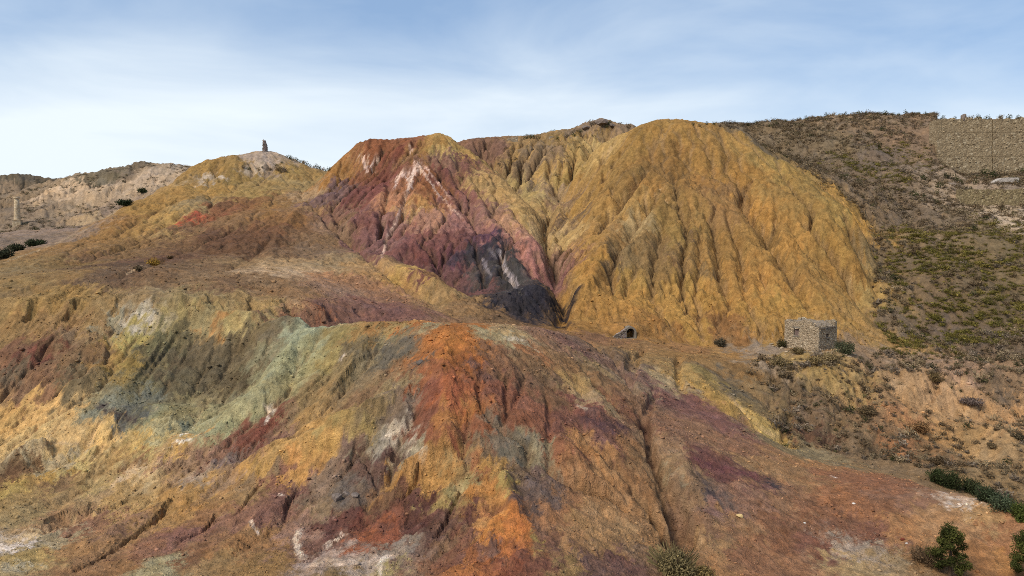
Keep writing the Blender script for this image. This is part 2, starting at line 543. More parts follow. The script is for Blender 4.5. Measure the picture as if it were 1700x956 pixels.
# ------------------------------------------------------------------ rills that run down the fall line, several sizes, branching
def rill_noise(x, y, dx, dy, seed, fq=1.0):
    ix, iy = np.floor(x), np.floor(y)
    fx, fy = (x - ix).astype(np.float32), (y - iy).astype(np.float32)
    ix, iy = ix.astype(np.int64), iy.astype(np.int64)
    c = np.zeros(x.shape, np.float32); s = np.zeros(x.shape, np.float32)
    for i in (-1, 0, 1, 2):
        for j in (-1, 0, 1, 2):
            h = _hash(ix + i, iy + j, seed)
            px = fx - i - ((h & np.uint32(1023)).astype(np.float32) / 1023 - .5) * .9 - .0
            py = fy - j - (((h >> np.uint32(10)) & np.uint32(1023)).astype(np.float32) / 1023 - .5) * .9
            ph = ((h >> np.uint32(20)) & np.uint32(255)).astype(np.float32) * np.float32(2 * math.pi / 255) * np.float32(0.15)
            w = np.exp(-2.2 * (px * px + py * py))
            m = (px * dx + py * dy) * np.float32(2 * math.pi * fq) + ph
            c += w * np.cos(m); s += w * np.sin(m)
    r = np.sqrt(c * c + s * s) + 1e-6
    k = np.minimum(1, r * 1.6) / r
    return c * k

RN = {}
def rills(zz, lam, amp, seed, expo=0.55, fq=1.5):
    zx, zy = grad(zz)
    g = np.sqrt(zx * zx + zy * zy) + 1e-6
    st = np.clip((g - 0.12) / 0.35, 0, 1)
    dx, dy = (-zy / g).astype(np.float32), (zx / g).astype(np.float32)
    wl = lam; lam = lam * fq
    n = rill_noise(GX / lam + 0.25 * perlin(GX / lam / 2.5, GY / lam / 2.5, seed + 31), GY / lam + 0.25 * perlin(GX / lam / 2.5, GY / lam / 2.5, seed + 37), dx, dy, seed, fq)
    RN[wl] = n
    return amp * st * ((0.5 + 0.5 * n) ** expo - 0.62)


# ------------------------------------------------------------------ drainage: rain runs down the steepest way, gathers and cuts (stream power), on two survey squares
def blur(z, n):
    for ax in (0, 1):
        k = 2 * n + 1
        for _ in range(3):
            p = np.pad(z, [(n + 1, n) if q == ax else (0, 0) for q in (0, 1)], mode='edge')
            c = np.cumsum(p, axis=ax)
            z = (np.take(c, range(k, c.shape[ax]), ax) - np.take(c, range(0, c.shape[ax] - k), ax)) / k
    return z

def erode(x0, x1, y0, y1, cell, steps, K, diff, hp, seed, rough0, m=0.5):
    xs, ys = np.arange(x0, x1, cell), np.arange(y0, y1, cell)
    X, Y = np.meshgrid(xs, ys)
    z = ground_z(X.ravel(), Y.ravel()).reshape(X.shape).astype(np.float64)
    z0 = z.copy()
    r = np.random.default_rng(seed)
    z += rough0 * (fbm(X / 2.6 / cell / 2, Y / 2.6 / cell / 2, 3, seed, .7) + 0.6 * r.standard_normal(X.shape))
    h, w = z.shape
    N = h * w
    offs = [(-1, 0, 1), (1, 0, 1), (0, -1, 1), (0, 1, 1), (-1, -1, 1.41421), (-1, 1, 1.41421), (1, -1, 1.41421), (1, 1, 1.41421)]
    idx = np.arange(N).reshape(h, w)
    for it in range(steps):
        zp = np.pad(z, 1, mode='edge')
        best = np.zeros((h, w)); rec = idx.copy(); dist = np.ones((h, w))
        for (dj, di, L) in offs:
            sl = (z - zp[1 + dj:1 + dj + h, 1 + di:1 + di + w]) / L * (1 + 0.12 * r.standard_normal((h, w)))
            jj = np.clip(np.arange(h) + dj, 0, h - 1)[:, None]; ii = np.clip(np.arange(w) + di, 0, w - 1)[None, :]
            mk = sl > best
            best = np.where(mk, sl, best); rec = np.where(mk, jj * w + ii, rec); dist = np.where(mk, L, dist)
        order = np.argsort(z.ravel())
        rl = rec.ravel().tolist(); A = [1.0] * N
        ol = order.tolist()
        for q in reversed(ol):
            p = rl[q]
            if p != q:
                A[p] += A[q]
        Aa = np.minimum(np.array(A), 900.0)
        c = K * (Aa * cell * cell) ** m / (dist.ravel() * cell)
        cl = c.tolist(); zl = z.ravel().tolist()
        for q in ol:
            p = rl[q]
            if p != q:
                zl[q] = (zl[q] + cl[q] * zl[p]) / (1 + cl[q])
        z = np.array(zl).reshape(h, w)
        zp = np.pad(z, 1, mode='edge')
        lap = zp[:-2, 1:-1] + zp[2:, 1:-1] + zp[1:-1, :-2] + zp[1:-1, 2:] - 4 * z
        z = z + diff * np.clip(lap, -2, 2)
    d = z - z0
    d = d - blur(d, max(2, int(hp / cell)))
    e = 6
    fade = np.minimum(np.minimum(np.arange(w), np.arange(w)[::-1])[None, :], np.minimum(np.arange(h), np.arange(h)[::-1])[:, None]) / float(e)
    d = d * np.clip(fade, 0, 1)
    # sample back onto the terrain grid with a smooth (Catmull-Rom) kernel
    fx, fy = (GX - x0) / cell, (GY - y0) / cell
    mk = (fx > 2) & (fx < w - 3) & (fy > 2) & (fy < h - 3)
    out = np.zeros_like(GX)
    gx, gy = fx[mk], fy[mk]
    i, j = gx.astype(int), gy.astype(int)
    tx, ty = gx - i, gy - j
    def cr(t):
        return [-.5 * t ** 3 + t * t - .5 * t, 1.5 * t ** 3 - 2.5 * t * t + 1, -1.5 * t ** 3 + 2 * t * t + .5 * t, .5 * t ** 3 - .5 * t * t]
    cx, cy = cr(tx), cr(ty)
    acc = np.zeros_like(gx)
    for b in range(4):
        rowv = 0
        for a_ in range(4):
            rowv = rowv + cx[a_] * d[j + b - 1, i + a_ - 1]
        acc += cy[b] * rowv
    out[mk] = acc
    return out

W_ground, W_slope, W_red, W_rim, W_yel, W_right, W_far = [W[k] for k in names]
badland = W_ground * np.clip((16 - GX + 0.13 * (GY - 50)) / 6, 0, 1)            # the eroded mound, not the plain and the shrub slope
near = np.clip((130 - GY) / 40, 0, 1)
Z = Z + fbm(GX / 14, GY / 14, 3, 5) * (0.25 * W_yel + 0.5 * W_red + 0.5 * W_slope + 0.45 * W_ground + 0.8 * W_right + 1.4 * W_far + 0.4 * W_rim)
def inside(x, y, P):
    c = np.zeros(x.shape, bool)
    for (x1, y1), (x2, y2) in zip(P, np.roll(P, -1, 0)):
        c ^= ((y1 > y) != (y2 > y)) & (x < (x2 - x1) * (y - y1) / (y2 - y1 + 1e-12) + x1)
    return c
def world_poly(px):
    return np.array([cast(u, v_)[:2] for u, v_ in px])
# the broken bank below the hut: humps, hollows and short gullies
bank = world_poly([(1262, 590), (1300, 600), (1420, 600), (1480, 575), (1560, 585), (1720, 590), (1720, 850), (1650, 815), (1560, 780), (1450, 762), (1340, 745), (1290, 735), (1300, 690), (1240, 625)])
BANK = blur(inside(GX, GY, bank).astype(float), 9)
Z = Z + BANK * (0.75 * fbm(GX / 5.5, GY / 5.5, 3, 15) + 0.28 * ridged(GX / 3.0, GY / 3.0, 3, 16))
E1 = erode(-95, 118, 98, 232, 0.56, 10, 0.055, 0.012, 4.5, 3, 0.14)
E2 = erode(-62, 80, 38, 106, 0.34, 8, 0.04, 0.02, 2.2, 4, 0.06)
upper = 1 - 0.75 * np.clip((Z - CAM[2] - 8) / 18, 0, 1)
Z = Z + np.clip(E1, -4, 2.5) * (0.7 * W_yel * upper + 1.2 * W_rim + 0.8 * W_red + 0.6 * W_slope + 0.25 * W_right) + np.clip(E2, -2, 1.2) * (0.6 * badland + 0.45 * (W_ground - badland) + 0.9 * BANK)
patchy = np.clip(0.65 + 0.55 * fbm(GX / 17, GY / 17, 2, 301), 0.25, 1.3)
amp1 = 0.3 * W_yel + 0.5 * W_rim + 0.5 * W_red + 0.3 * W_slope + 0.15 * badland + 0.25 * W_right + 1.6 * W_far
Z = Z + rills(Z, 8.0, 1, 11) * amp1 * patchy
amp2 = 0.75 * W_yel + 0.6 * W_rim + 0.5 * W_red + 0.4 * W_slope + 0.17 * badland + 0.2 * W_right + 0.6 * W_far + 0.12 * (W_ground - badland)
Z = Z + rills(Z, 3.6, 1, 12, .45, 2.0) * amp2 * np.clip(0.75 + 0.6 * fbm(GX / 9, GY / 9, 2, 311), 0.2, 1.4)
amp3 = 0.46 * W_yel + 0.4 * W_rim + 0.4 * W_red + 0.3 * W_slope + 0.2 * badland + 0.12 * W_right + 0.1 * (W_ground - badland)
Z = Z + rills(Z, 1.7, 1, 13, .45, 2.0) * amp3 * np.clip(0.75 + 0.7 * fbm(GX / 5, GY / 5, 2, 321), 0.1, 1.5)
amp4 = 0.2 * W_yel + 0.18 * W_rim + 0.2 * W_red + 0.16 * W_slope + 0.12 * badland + 0.04 * (W_ground - badland)
Z = Z + rills(Z, 0.8, 1, 14, .5, 1.8) * amp4 * np.clip(0.8 + 0.8 * fbm(GX / 3, GY / 3, 2, 331), 0.1, 1.6)
# lumps and crust
rough = 0.16 * W_yel + 0.24 * W_rim + 0.32 * W_red + 0.2 * W_slope + 0.2 * W_ground + 0.45 * W_right + 0.6 * W_far
Z = Z + fbm(GX / 2.2, GY / 2.2, 4, 61, 0.55) * rough * 0.7
Z = Z + (ridged(GX / 1.3, GY / 1.3, 3, 71) * 0.05) * (0.5 * W_yel + W_red + W_slope + badland * near + W_rim)
Z = Z + fbm(GX / 0.45, GY / 0.45, 2, 81) * 0.035 * np.clip(70 / GY, 0.3, 1)
Z = Z.astype(np.float64)

# ------------------------------------------------------------------ level pads for the house, the mine mouth and the walled terraces
def pad(cx, cy, r0, r1, z):
    d = np.sqrt((GX - cx) ** 2 + (GY - cy) ** 2)
    k = np.clip((r1 - d) / (r1 - r0), 0, 1); k = k * k * (3 - 2 * k)
    global Z
    Z = Z * (1 - k) + z * k
HOUSE = at(1350, 580, 101.0)
pad(HOUSE[0], HOUSE[1], 3.6, 7.0, HOUSE[2])
ADIT = at(1047, 561, 104.0)
pad(ADIT[0] - 0.3, ADIT[1] - 0.9, 1.5, 3.6, ADIT[2])
dx_, dy_ = GX - ADIT[0], GY - ADIT[1]
k_ = np.clip((3.2 - np.sqrt((dx_ / 1.0) ** 2 + ((dy_ - 2.2) / 1.0) ** 2)) / 1.6, 0, 1) * np.clip((dy_ - 0.12) / 0.5, 0, 1)      # earth banked over the mine mouth
Z = np.where(k_ > 0, np.maximum(Z, Z * (1 - k_) + (ADIT[2] + 1.62 + .1 * dy_ + .12 * fbm(GX / .8, GY / .8, 2, 451)) * k_), Z)
Z = np.where((np.abs(dx_) < 0.76) & (dy_ < 1.45) & (dy_ > -.4), ADIT[2] - .1, Z)
# the walls on the right hill hold back made ground: level terraces in front of and behind them
WALL_Y, WALL_X0, WALL_X1 = 208.0, at(1556, 240, 208.0)[0], at(1960, 240, 208.0)[0]
WALL_ZB, WALL_ZT = at(1640, 287, 208.0)[2], at(1640, 193.5, 208.0)[2]
LOW_Y, LOW_X0, LOW_X1 = 178.0, at(1592, 320, 178.0)[0], at(1960, 320, 178.0)[0]
LOW_ZB, LOW_ZT = at(1650, 341, 178.0)[2], at(1650, 311, 178.0)[2]
inx = np.clip((GX - WALL_X0 + 2) / 3, 0, 1)
front = inx * np.clip((GY - LOW_Y - 0.6) / 1.2, 0, 1) * (GY < WALL_Y + 0.7)
prof = LOW_ZT + (WALL_ZB - LOW_ZT) * np.clip((GY - LOW_Y) / (WALL_Y - LOW_Y), 0, 1) + 0.5 * fbm(GX / 4, GY / 4, 3, 401)
Z = Z * (1 - front) + prof * front
back = np.clip((GX - WALL_X0 - .62 * np.maximum(0, GY - WALL_Y) + 0.3) / 1.0, 0, 1) * (GY >= WALL_Y + 0.7) * (GY < 232)
Z = np.where(back > 0.5, np.maximum(np.minimum(Z, WALL_ZT + 0.6), WALL_ZT - 0.6 + 0.02 * (GY - WALL_Y)), Z)
capk = np.clip((GX - WALL_X0 - .62 * np.maximum(0, GY - WALL_Y) + 1) / 2, 0, 1) * (GY > WALL_Y) * np.clip((420 - GY) / 60, 0, 1)
Z = Z * (1 - capk) + np.minimum(Z, WALL_ZT + .15 + .25 * fbm(GX / 3, GY / 3, 2, 461)) * capk
inl = np.clip((GX - LOW_X0 + 1) / 2, 0, 1) * (GY < LOW_Y + 0.6) * np.clip((GY - LOW_Y + 14) / 9, 0, 1)
prof = LOW_ZB - 0.25 * np.maximum(0, LOW_Y - GY) + 0.4 * fbm(GX / 3, GY / 3, 3, 402)
Z = Z * (1 - inl) + np.minimum(Z, prof) * inl

# ------------------------------------------------------------------ mineral colours of the ground, haze greyed into the far hills: samples (u v rrggbb [size])
SEEDS = """
1130 215 a8803e;1060 230 9a7638;1180 215 a07a40;1230 240 a98544;1280 270 a68a4a;1330 300 9c7e42;1390 345 a08446;1425 370 b88c3c;1430 410 a87c34;1415 450 a47a38;1400 490 a07c40
1000 260 b8985c;960 260 b49456;985 250 c0a468;975 218 86746a;1000 207 8a786c;1020 212 84726a;950 230 9a7c48;1010 228 a08048;1030 260 a07c3e;1080 260 96703a;1130 265 946c36;1170 270 a47a38;1200 260 9c763c;960 300 ac8646;1000 300 a07a3e;1040 300 8e6e3c;1080 310 a4783a;1120 300 8a6a40;1160 300 a4763a;1200 310 94704a;1240 300 a87c38;1280 320 a07e44;1320 340 9a7a42;1360 360 a07e40
960 340 b08640;1000 340 a47c3e;1050 330 b08a4c;1095 319 dcc0a0 .3;1120 340 94743e;1160 345 a07a42;1200 350 9a7448;1260 350 b88438;1300 360 aa7e3a;985 390 b08440;1020 380 a07a4a;1050 385 a8926a;1035 430 8a7452;1020 440 806850;990 430 b48436;1080 400 8c7048;1120 380 96783e;1160 380 9a7a44;1155 395 7a6250 .6;1200 400 9a743c;1240 400 a47c3e;1280 410 8c6c3c;1310 400 b8863c;1350 410 a07c40;1390 400 a67e38
960 470 b6863a;1000 480 a87a3a;1050 470 a88440;1100 450 927448;1110 430 86684a .7;1140 470 ae8840;1175 450 8a7250 .7;1200 460 aa7e3c;1240 460 b0803a;1290 470 b8863c;1330 470 a27a3e;1370 470 a07a40;1400 470 a67c3a
960 520 a87a38;1010 510 b08038;1060 500 b8883c;1110 510 b88a3e;1160 510 b48638;1210 510 b4843c;1260 510 b48638;1310 500 b48a3c;1360 510 ac8440;980 545 a47638;1040 540 a8783a;1090 540 a0723a;1118 545 8a5c30 .5;1150 545 b08438;1205 545 96683c;1260 545 ac8240;1290 540 a8803e;1440 545 a8844a;1430 520 a4824a;1470 560 a08048
830 260 8a6c52;810 255 7c5c50;850 265 ac8c4c;870 280 7e6a50;900 260 80705a;880 300 76634c;925 250 887258;910 290 b09252;940 290 ac9050;890 320 a08a50;850 310 a08a50;920 320 8a7254;920 345 7e6248;937 370 746054 .6;905 350 a0844a;870 350 a8874a;900 400 a58a5a;930 400 b09458;925 440 8e6a58;920 470 8a6254
720 228 a6813e;690 232 946048;750 235 b0904e;780 255 a88848;740 245 b09a58;700 245 9a6e3a;640 245 8e5436;660 250 7e4438;620 245 8c5032;590 275 9c6c34;560 290 a07030;610 265 d8c4bc .5;600 258 c8b0a8 .35;600 290 86523a;640 290 7a443a;560 315 6c5060;530 330 6a5258;545 325 705468;580 330 70403e;620 320 7c4440;550 360 7e5848;590 360 784c48;620 360 704446;662 290 dcc4bc .3;685 285 e0ccc8 .35;700 300 8e5430;720 320 8c5432;730 290 7a4848;740 260 8a6858;770 270 7e5450;650 340 a87050;700 340 a4743a;690 352 b89868 .6;720 360 a0705a;650 380 8a605a;620 400 7a4f4e;640 410 7c5450;680 400 7e4c4c;700 420 6c3c42;740 400 744648;760 370 8e5e58;790 340 84584e;760 330 7c4c48;800 300 a0804a;830 320 a4834a;860 340 a8854a;820 350 8a6650;840 370 a67858;870 390 b08064;880 420 a2685c;860 400 98625a;890 450 9a6260;820 380 8a5a58;780 400 683e48;740 430 663a42;700 460 6e4044;660 420 74484a;760 460 6a4446;800 485 6a4448;905 470 7a4c4e
770 420 4e3a44;800 420 3e3a40;820 410 3a3740;840 440 505058;860 460 4c4c54;880 480 34343c;830 480 3e3c42;900 500 302e36;790 450 585054;800 398 5a3a4c;840 420 44424c;856 482 60606a .6;915 505 2c2a30;780 432 3c3a42;850 442 44444c;868 488 34343c;820 450 3a3a44;790 412 403c46;875 500 303036;840 495 3a383e;810 460 44424a
350 275 9c7c3c;390 270 94783c;440 265 a89c90;450 285 8a7e70;420 280 a8a090;480 280 9a8244;510 290 9a7c40;400 300 927a3e;348 298 b0a898 .5;470 300 a48c54;440 310 98804a;410 320 9c8448;500 310 8e7c50;510 330 a08868;350 315 a8843c;300 330 a07c3a;260 345 a07c38;220 370 98703a;180 390 946e38;130 410 967446;60 435 8c7448;10 450 8c7850
280 360 ac8c48;230 380 a48040;320 345 a08a58;330 335 8e7e5a;380 340 80583c;360 355 8c5a3c;314 360 c05038 .6;345 363 94523a .6;420 330 8a6038;470 340 94703e;440 350 986e3c;400 360 8a6a48;300 380 7e5e44;250 400 8a6a44;270 390 a08450;200 410 86683e;200 430 7e6444;150 430 7c5e42;100 440 80683e;250 430 6e5040;220 440 66503e;300 410 7a5c40;350 390 70503c;380 400 6c4c38;420 400 6e4e38;450 380 78523a;480 370 8a6238;500 380 7a5c42;540 380 8a6a50;550 400 7e6040;570 370 7a5c44;430 420 6e503a;480 420 7a6048;520 420 786048;520 350 8e6c48
100 460 8c7044;50 470 907848;30 485 8c744c;100 490 a08044;30 500 a08450;160 460 6e5a46;200 460 705844;250 460 806448;300 440 7a6248;350 440 84684a;400 440 8e7450;450 440 a48c68;470 450 b49c7c;490 430 a0845c;540 440 98805a;560 430 8c7450;550 462 a0704a .7;600 440 a07c4c;600 470 946848;620 450 9a7446;650 490 8e6448;560 480 8a6a54;600 510 86605a;480 480 8e6e4c;430 470 8a6e4e;380 470 7e6248;330 465 8a7050;270 470 7c6448;680 460 a07838;670 450 b08c40;710 470 a07c40;740 490 927446;770 500 8e6e48;640 520 80585c;560 520 7e5a52;540 515 a06040 .6
50 510 a08448;120 500 9c8048;180 505 9a8050;240 500 968058;280 495 8e8258;340 500 968458;400 505 967e50;440 505 a48a54;480 510 a0805c;500 520 8c6450;100 530 98784a;150 540 967a4c;40 530 9a7a48;30 560 907448;80 570 7c5a44;60 590 7e4a40;20 580 86604a;20 620 706350;60 630 7a5c48;120 560 8c7458;150 590 84684a;170 600 a07c40;200 580 a88c44;210 610 96803c;130 620 74684e;30 650 7c6048;80 650 8a6448;140 640 786c4e
200 530 8e8e78;230 525 a8a89c;260 520 9c9478;300 515 a0945c;360 520 a8955c;362 532 b08044;400 535 a09460;340 538 88805a;220 560 98904e;270 560 6a6a4a;310 550 5e5a42;250 600 5c5844;300 600 5a5240;350 580 625a46;400 570 605640;450 560 6c6450;350 620 5c5440;300 640 605a44;240 640 6c6a4c;230 660 5e665a;180 670 6a7264;210 690 4e565c;150 670 7c7a5c;250 690 6e7458;400 600 6a6048;380 640 5e543e;340 670 70684c;300 680 74704e;420 560 6e6448
510 545 8c9c80;490 560 84967c;480 590 8a9470;450 610 8e9672;440 580 7a7c60;430 640 848c6c;400 670 848866;460 640 8c8a62;380 700 7c8462;330 712 7e866a;310 712 4e5c52 .6;350 690 7c7c58;302 733 d8dcd0 .35;260 720 8a8a68;255 742 a0945c
30 670 b48e4c;60 690 c09a58;110 690 b8985c;20 700 ae8c4c;60 720 b09860;120 720 bc9e64;40 740 a49874;100 750 b49a60;170 720 c0a05c;180 740 b09458;230 735 b09650;160 760 ac9864;40 770 6e5438;20 790 684c36;90 770 9c9270;110 760 9a947a;130 775 b0a060;80 790 a08038;20 810 a08a44;60 800 8e7440;100 800 7c6244;150 780 8c7448;170 800 a08c58;200 760 9a7c48;230 760 846240;260 760 a88c5c;220 785 b4a080;240 790 a89468;270 770 8e6e58;290 750 b08c44;310 760 8a6e54;330 790 948470
50 850 8c7c54;30 830 8c7648;100 840 907850;150 830 98805a;200 820 a08450;230 840 a08450;280 820 9c7840;330 810 a07c44;310 840 9c7438;350 830 8e6c44;22 905 c0c0be .6;60 890 b4a078 .6;80 900 8c8468;50 930 98844c;38 940 9a9a84 .6;100 870 907050;150 870 86604a;200 880 846450;230 890 8c6c44;180 910 8c6a48;130 910 906c44;250 910 845c48;300 890 805850;290 860 9a7440;340 860 8e6644;330 920 7e5a40;370 930 8a7048;400 910 906840;420 880 906c44;430 940 86683c;260 945 8c8a68;200 940 84603c;150 945 8a6848
420 720 784438;440 710 703c34;400 740 74483c;380 760 706260;450 730 74544a;350 760 7e5e50;480 690 7e684c;520 660 847048;470 720 826450;500 700 9a7c48;440 770 b08840;480 740 a8864a;520 740 a8803c;500 760 b88440;400 790 a88038;380 800 8c7258;430 790 7e6a50;460 800 80584a;480 820 74504a;450 840 745048;410 830 8c7048;400 850 825c4c;440 860 7c5850;500 780 ac8040;530 800 7a6858;550 780 7c6858;560 820 6c6660;540 840 7a6850;600 820 6e6258
560 620 8a7a52;600 600 7c7458;550 590 948850;560 560 8c8450;590 570 6a6450;620 580 5c5c50;650 590 66665c;600 560 7c7048;650 560 7e7c60;520 600 8c8c60;580 650 887656;640 650 94845e;600 660 8c6e50;620 680 887650;660 660 7c6c5c;650 690 74685c;560 690 a08c50;600 710 a08c50;550 730 ac8840;590 740 7c6458;620 730 86806c;640 730 98988a;655 720 a8a498;600 770 6a5048;640 770 684c48;620 800 684e46;680 750 94947c;692 745 a0a084 .6
620 545 a87a40;590 550 a08048;660 545 9e8850;680 540 b06a30;720 540 8e9070 .6;760 540 aa6628;740 560 b87028;720 580 b06a30;780 570 b06a2a;750 590 b47024;770 600 a05c2c;720 610 9c5c3c;700 600 6c5c50 .6;740 640 a85c38;760 650 a8583a;720 650 8c5040;770 680 b07034;740 690 b0743c;720 720 94583e;760 720 8c5038;800 720 905840;780 700 a46034;700 700 88503e;830 560 9a9470;860 565 a8a88c;850 550 a08a60;880 580 a06a44;900 560 94705a;820 590 8a6248;800 620 74524a;850 620 7e5c48;880 600 806448;830 650 8a5444;870 660 8e5a48;900 630 745c48;920 660 7c5c44;940 600 94704a;960 640 a08450;980 660 a8906a;900 700 8e5844;860 700 88543f;930 700 82544a;830 720 7a7060;850 740 6c6c60;880 750 807a60;860 780 74604e;890 790 6e5c58;900 750 908c70
700 770 b07e3c;660 800 b0803c;740 760 b08040;720 790 b88840;760 780 a08450;770 810 9c9460;740 830 a08c50;800 780 9c6440;800 740 7c6a54;820 770 b48a44;840 800 a4904c;800 810 b87c34;830 820 b07838;860 830 6a5250;880 840 645450;900 810 6e6060
660 830 68443a;700 840 66403a;620 840 7c5c44;600 860 703e38;560 870 6c4440;640 870 7c4c40;700 870 643e3c;730 860 6e4a42;640 890 94503a;610 890 a05838;500 880 8a6c60;540 900 705048;550 930 988880;600 940 a09488;660 910 90887e;640 945 a09860 .6;700 910 80685c;720 890 6a4e48;560 950 86704a;740 900 84644c;780 900 84584a;760 930 7a5044;820 870 d08430;840 880 c87428;800 870 c08848;860 880 b86c2c;820 850 94603c;780 860 6e443e;850 910 b06430;800 930 a05c34;770 940 b06a34;850 940 8a4c38;820 910 7c5a50;900 870 7c5a48;890 900 9a8444 .6;910 900 7a5648;880 940 7a4c40
930 740 8e5a42;950 760 9a6a44;980 740 a87848;1000 780 ae8050;960 790 a67850;940 820 8e6648;980 820 9c7248;920 850 a0704c;960 860 a07c50;1000 860 a07c54;950 900 a07850;1000 900 9a7850;1040 880 a08058;940 935 8e7448;980 940 6e5454;1030 930 705058;1060 920 806854;1060 850 a07850;1080 900 967048;1040 800 906844;1070 820 9a7048;1020 730 84584a;1000 700 705060;960 680 845048;1000 720 74504e;1040 740 966c48;1060 760 8a6a48;1040 690 7e5448;1000 640 90704e;1020 660 886048
960 580 84605a;1000 600 80645a;1040 620 8a7060;1000 560 8a6448;1030 590 7a6654;980 600 8c7a58;1060 640 94806a;1080 600 9a7c4e;1060 620 7c6064;1100 630 a0906c;1130 620 a08448;1160 640 b08c40;1100 660 7e5658;1150 670 7a5254;1200 700 7c5450;1120 700 86604a;1080 690 8a6a54;1160 720 8e6a50;1220 740 86604a;1100 740 94765a;1130 760 8a7050
1120 782 807860 .6;1170 770 6c4450;1210 780 6c4450;1250 790 74504c;1180 820 5a5054 .8;1280 805 403c42 .5;1200 850 806058;1150 810 84684c;1250 830 8a6654;1240 770 90704c;1150 860 806048;1180 900 9a7850;1180 940 9a7048;1230 870 906c4a;1230 920 8a5f45;1300 830 8c684c;1300 780 94704a;1350 770 a0744a;1400 790 906044;1450 800 8e5e44;1300 870 7e563e;1280 890 84583e;1350 850 84583e;1350 900 7e5040;1300 930 8e6448;1400 830 956240;1400 870 7e5440;1450 850 8a5c40;1450 890 805444;1400 910 94887a;1450 910 948878;1420 940 a0885c;1480 930 8e7c5c;1500 830 8a6450;1550 850 a07850;1500 880 a07044;1580 835 c4bcb0 .5;1610 842 bcb4a8 .4;1630 860 a88454;1600 880 a07850;1680 870 9c6c48;1650 900 a06c44;1680 930 a8743c;1620 930 96683e;1530 930 84643e;1550 880 a87c50
1180 630 8e7c44;1170 600 8a6c40;1130 590 94703c;1200 660 9c7c38;1250 690 ac9048;1280 720 b49c50;1080 575 987448;1150 580 9a7044;1190 620 6e6450;1220 650 6a6250;1250 670 74684a;1230 620 846438;1260 640 7e6a48;1290 690 7c6a48;1210 590 a0783e;1260 580 8c8070;1290 610 8a7c68;1330 600 988048;1380 620 988048;1420 640 9a8250
1300 640 705e44;1350 680 74604a;1330 720 6c4e3c;1370 720 6a4e3c;1290 740 7e7252;1350 760 807658;1400 700 7e6a4c;1420 740 74624a;1460 700 84684a;1480 660 927450;1500 690 a4744c;1520 650 a48660;1540 720 a8804e;1500 740 9a6a44;1600 690 ac885a;1650 700 b08a5c;1580 660 ac8a62;1690 690 ac865a;1600 740 9e7e4e;1670 740 a0845a;1560 760 7a6446;1640 790 8a7450;1680 820 86704c;1480 770 806a4c;1550 600 8a7460;1450 600 84705a;1500 600 8e7a62;1600 620 a0826a;1580 640 a88a68;1650 640 746450
1500 300 7c7060;1560 400 7e7058;1660 352 b0a48c .6;1690 365 b8ac98 .7;1600 310 948878;1560 320 9a8c78;1448 430 907c58;1440 440 ac9058 .7;1430 485 b09458 .8;1480 350 746858;1450 300 786a58;1400 250 7e705e;1300 230 7a6c5c;1500 220 84705c;1450 200 86745c;1450 260 70665c;1350 270 6e6258;1600 420 746648;1680 420 74684c;1550 480 74644c;1650 500 6c6048;1500 540 766a58;1600 560 6c6054;1690 560 746450;1690 300 7a6c58;1640 290 86785f;1250 230 74685a;1500 430 70644e
20 310 94826a;20 299 5e5a4a;45 300 605a4c;190 290 66624e;150 293 6e6854;90 350 94846c;200 340 8a7c6c;130 340 a8967a;40 330 8a7a62;100 310 c0aa8c;140 320 b8a488;180 297 6e6a58;250 290 b4a48e;230 320 ac9a80;150 360 a4906e;60 350 7c7060;20 345 786c5c;60 370 807464;100 380 8c7c70;50 400 8a7a6c;180 350 8e7e70;130 390 8e7c6c;10 400 7c7064;270 280 a09480;205 290 7c7060
"""
STREAKS = """
d8c4be 2: 668 284;660 300;655 312
e4d6d0 2.8: 690 278;682 300;676 318
d4b8ac 1.5: 678 318;668 345;655 372;642 395;634 428
dcc6c0 1.8: 694 274;708 294;722 314;732 326
ccaea6 1.2: 700 272;722 296;740 318;748 330
d0b0a4 1.5: 732 326;752 348;768 362
d0b8b0 1.6: 602 262;606 275;610 286
c8b0a8 1.8: 680 240;684 252
b0b0bc 2.2: 828 418;834 436;842 455;856 478
8a8a98 1.6: 800 428;808 446;816 458
8a8a98 1.6: 846 452;862 474
6c6c78 2: 812 412;826 430
e4dccc 4.5: 496 880;491 895;496 915;505 925
d8ccc0 4: 540 908;556 896;575 886
b8aca0 7: 515 935;560 930;610 934;640 925;665 915
dcd8c8 3.5: 640 922;630 940;632 955
d0c4b8 3: 545 940;570 936
dcd0c4 2: 414 864;420 874;430 886
e0d8d0 2: 463 820;470 822
d8d8d0 4: 440 678;455 684
e0e0d8 3: 445 690;442 702
d8dcd4 4: 292 733;320 730
c8c8bc 4: 640 724;652 718;660 722
b8b8a4 4.5: 676 750;690 744;705 750
d0ccc0 3: 566 597;570 592
b4ac9c 3: 958 672;972 680
8a4038 5: 300 362;325 356
d4b890 1.6: 235 440;210 456
9a8c70 2.0: 0 437;60 417;110 396;150 378
b09a6c 3: 560 540;600 536
c8c4b0 4: 840 560;870 566
4a4448 5: 160 670;200 690;232 702
e8e0d4 3: 1380 790;1388 793
b49c74 2.2: 60 742;90 735;140 738
a08a68 2.5: 1210 655;1240 690
c0a868 4: 1230 680;1262 705;1295 732
a48050 2: 1290 760;1380 765;1450 780;1520 800
3c3a44 6: 1270 800;1290 808
4a4248 7: 1165 810;1190 822
5c4248 6: 960 690;1010 705;1050 712
5c4450 6: 985 700;1020 716
74444c 8: 1140 762;1200 778;1260 790
a85c38 5: 740 620;750 660;770 690
b86c2c 5: 700 555;730 575;750 600
"""
seed_p, seed_c, seed_r = [], [], []
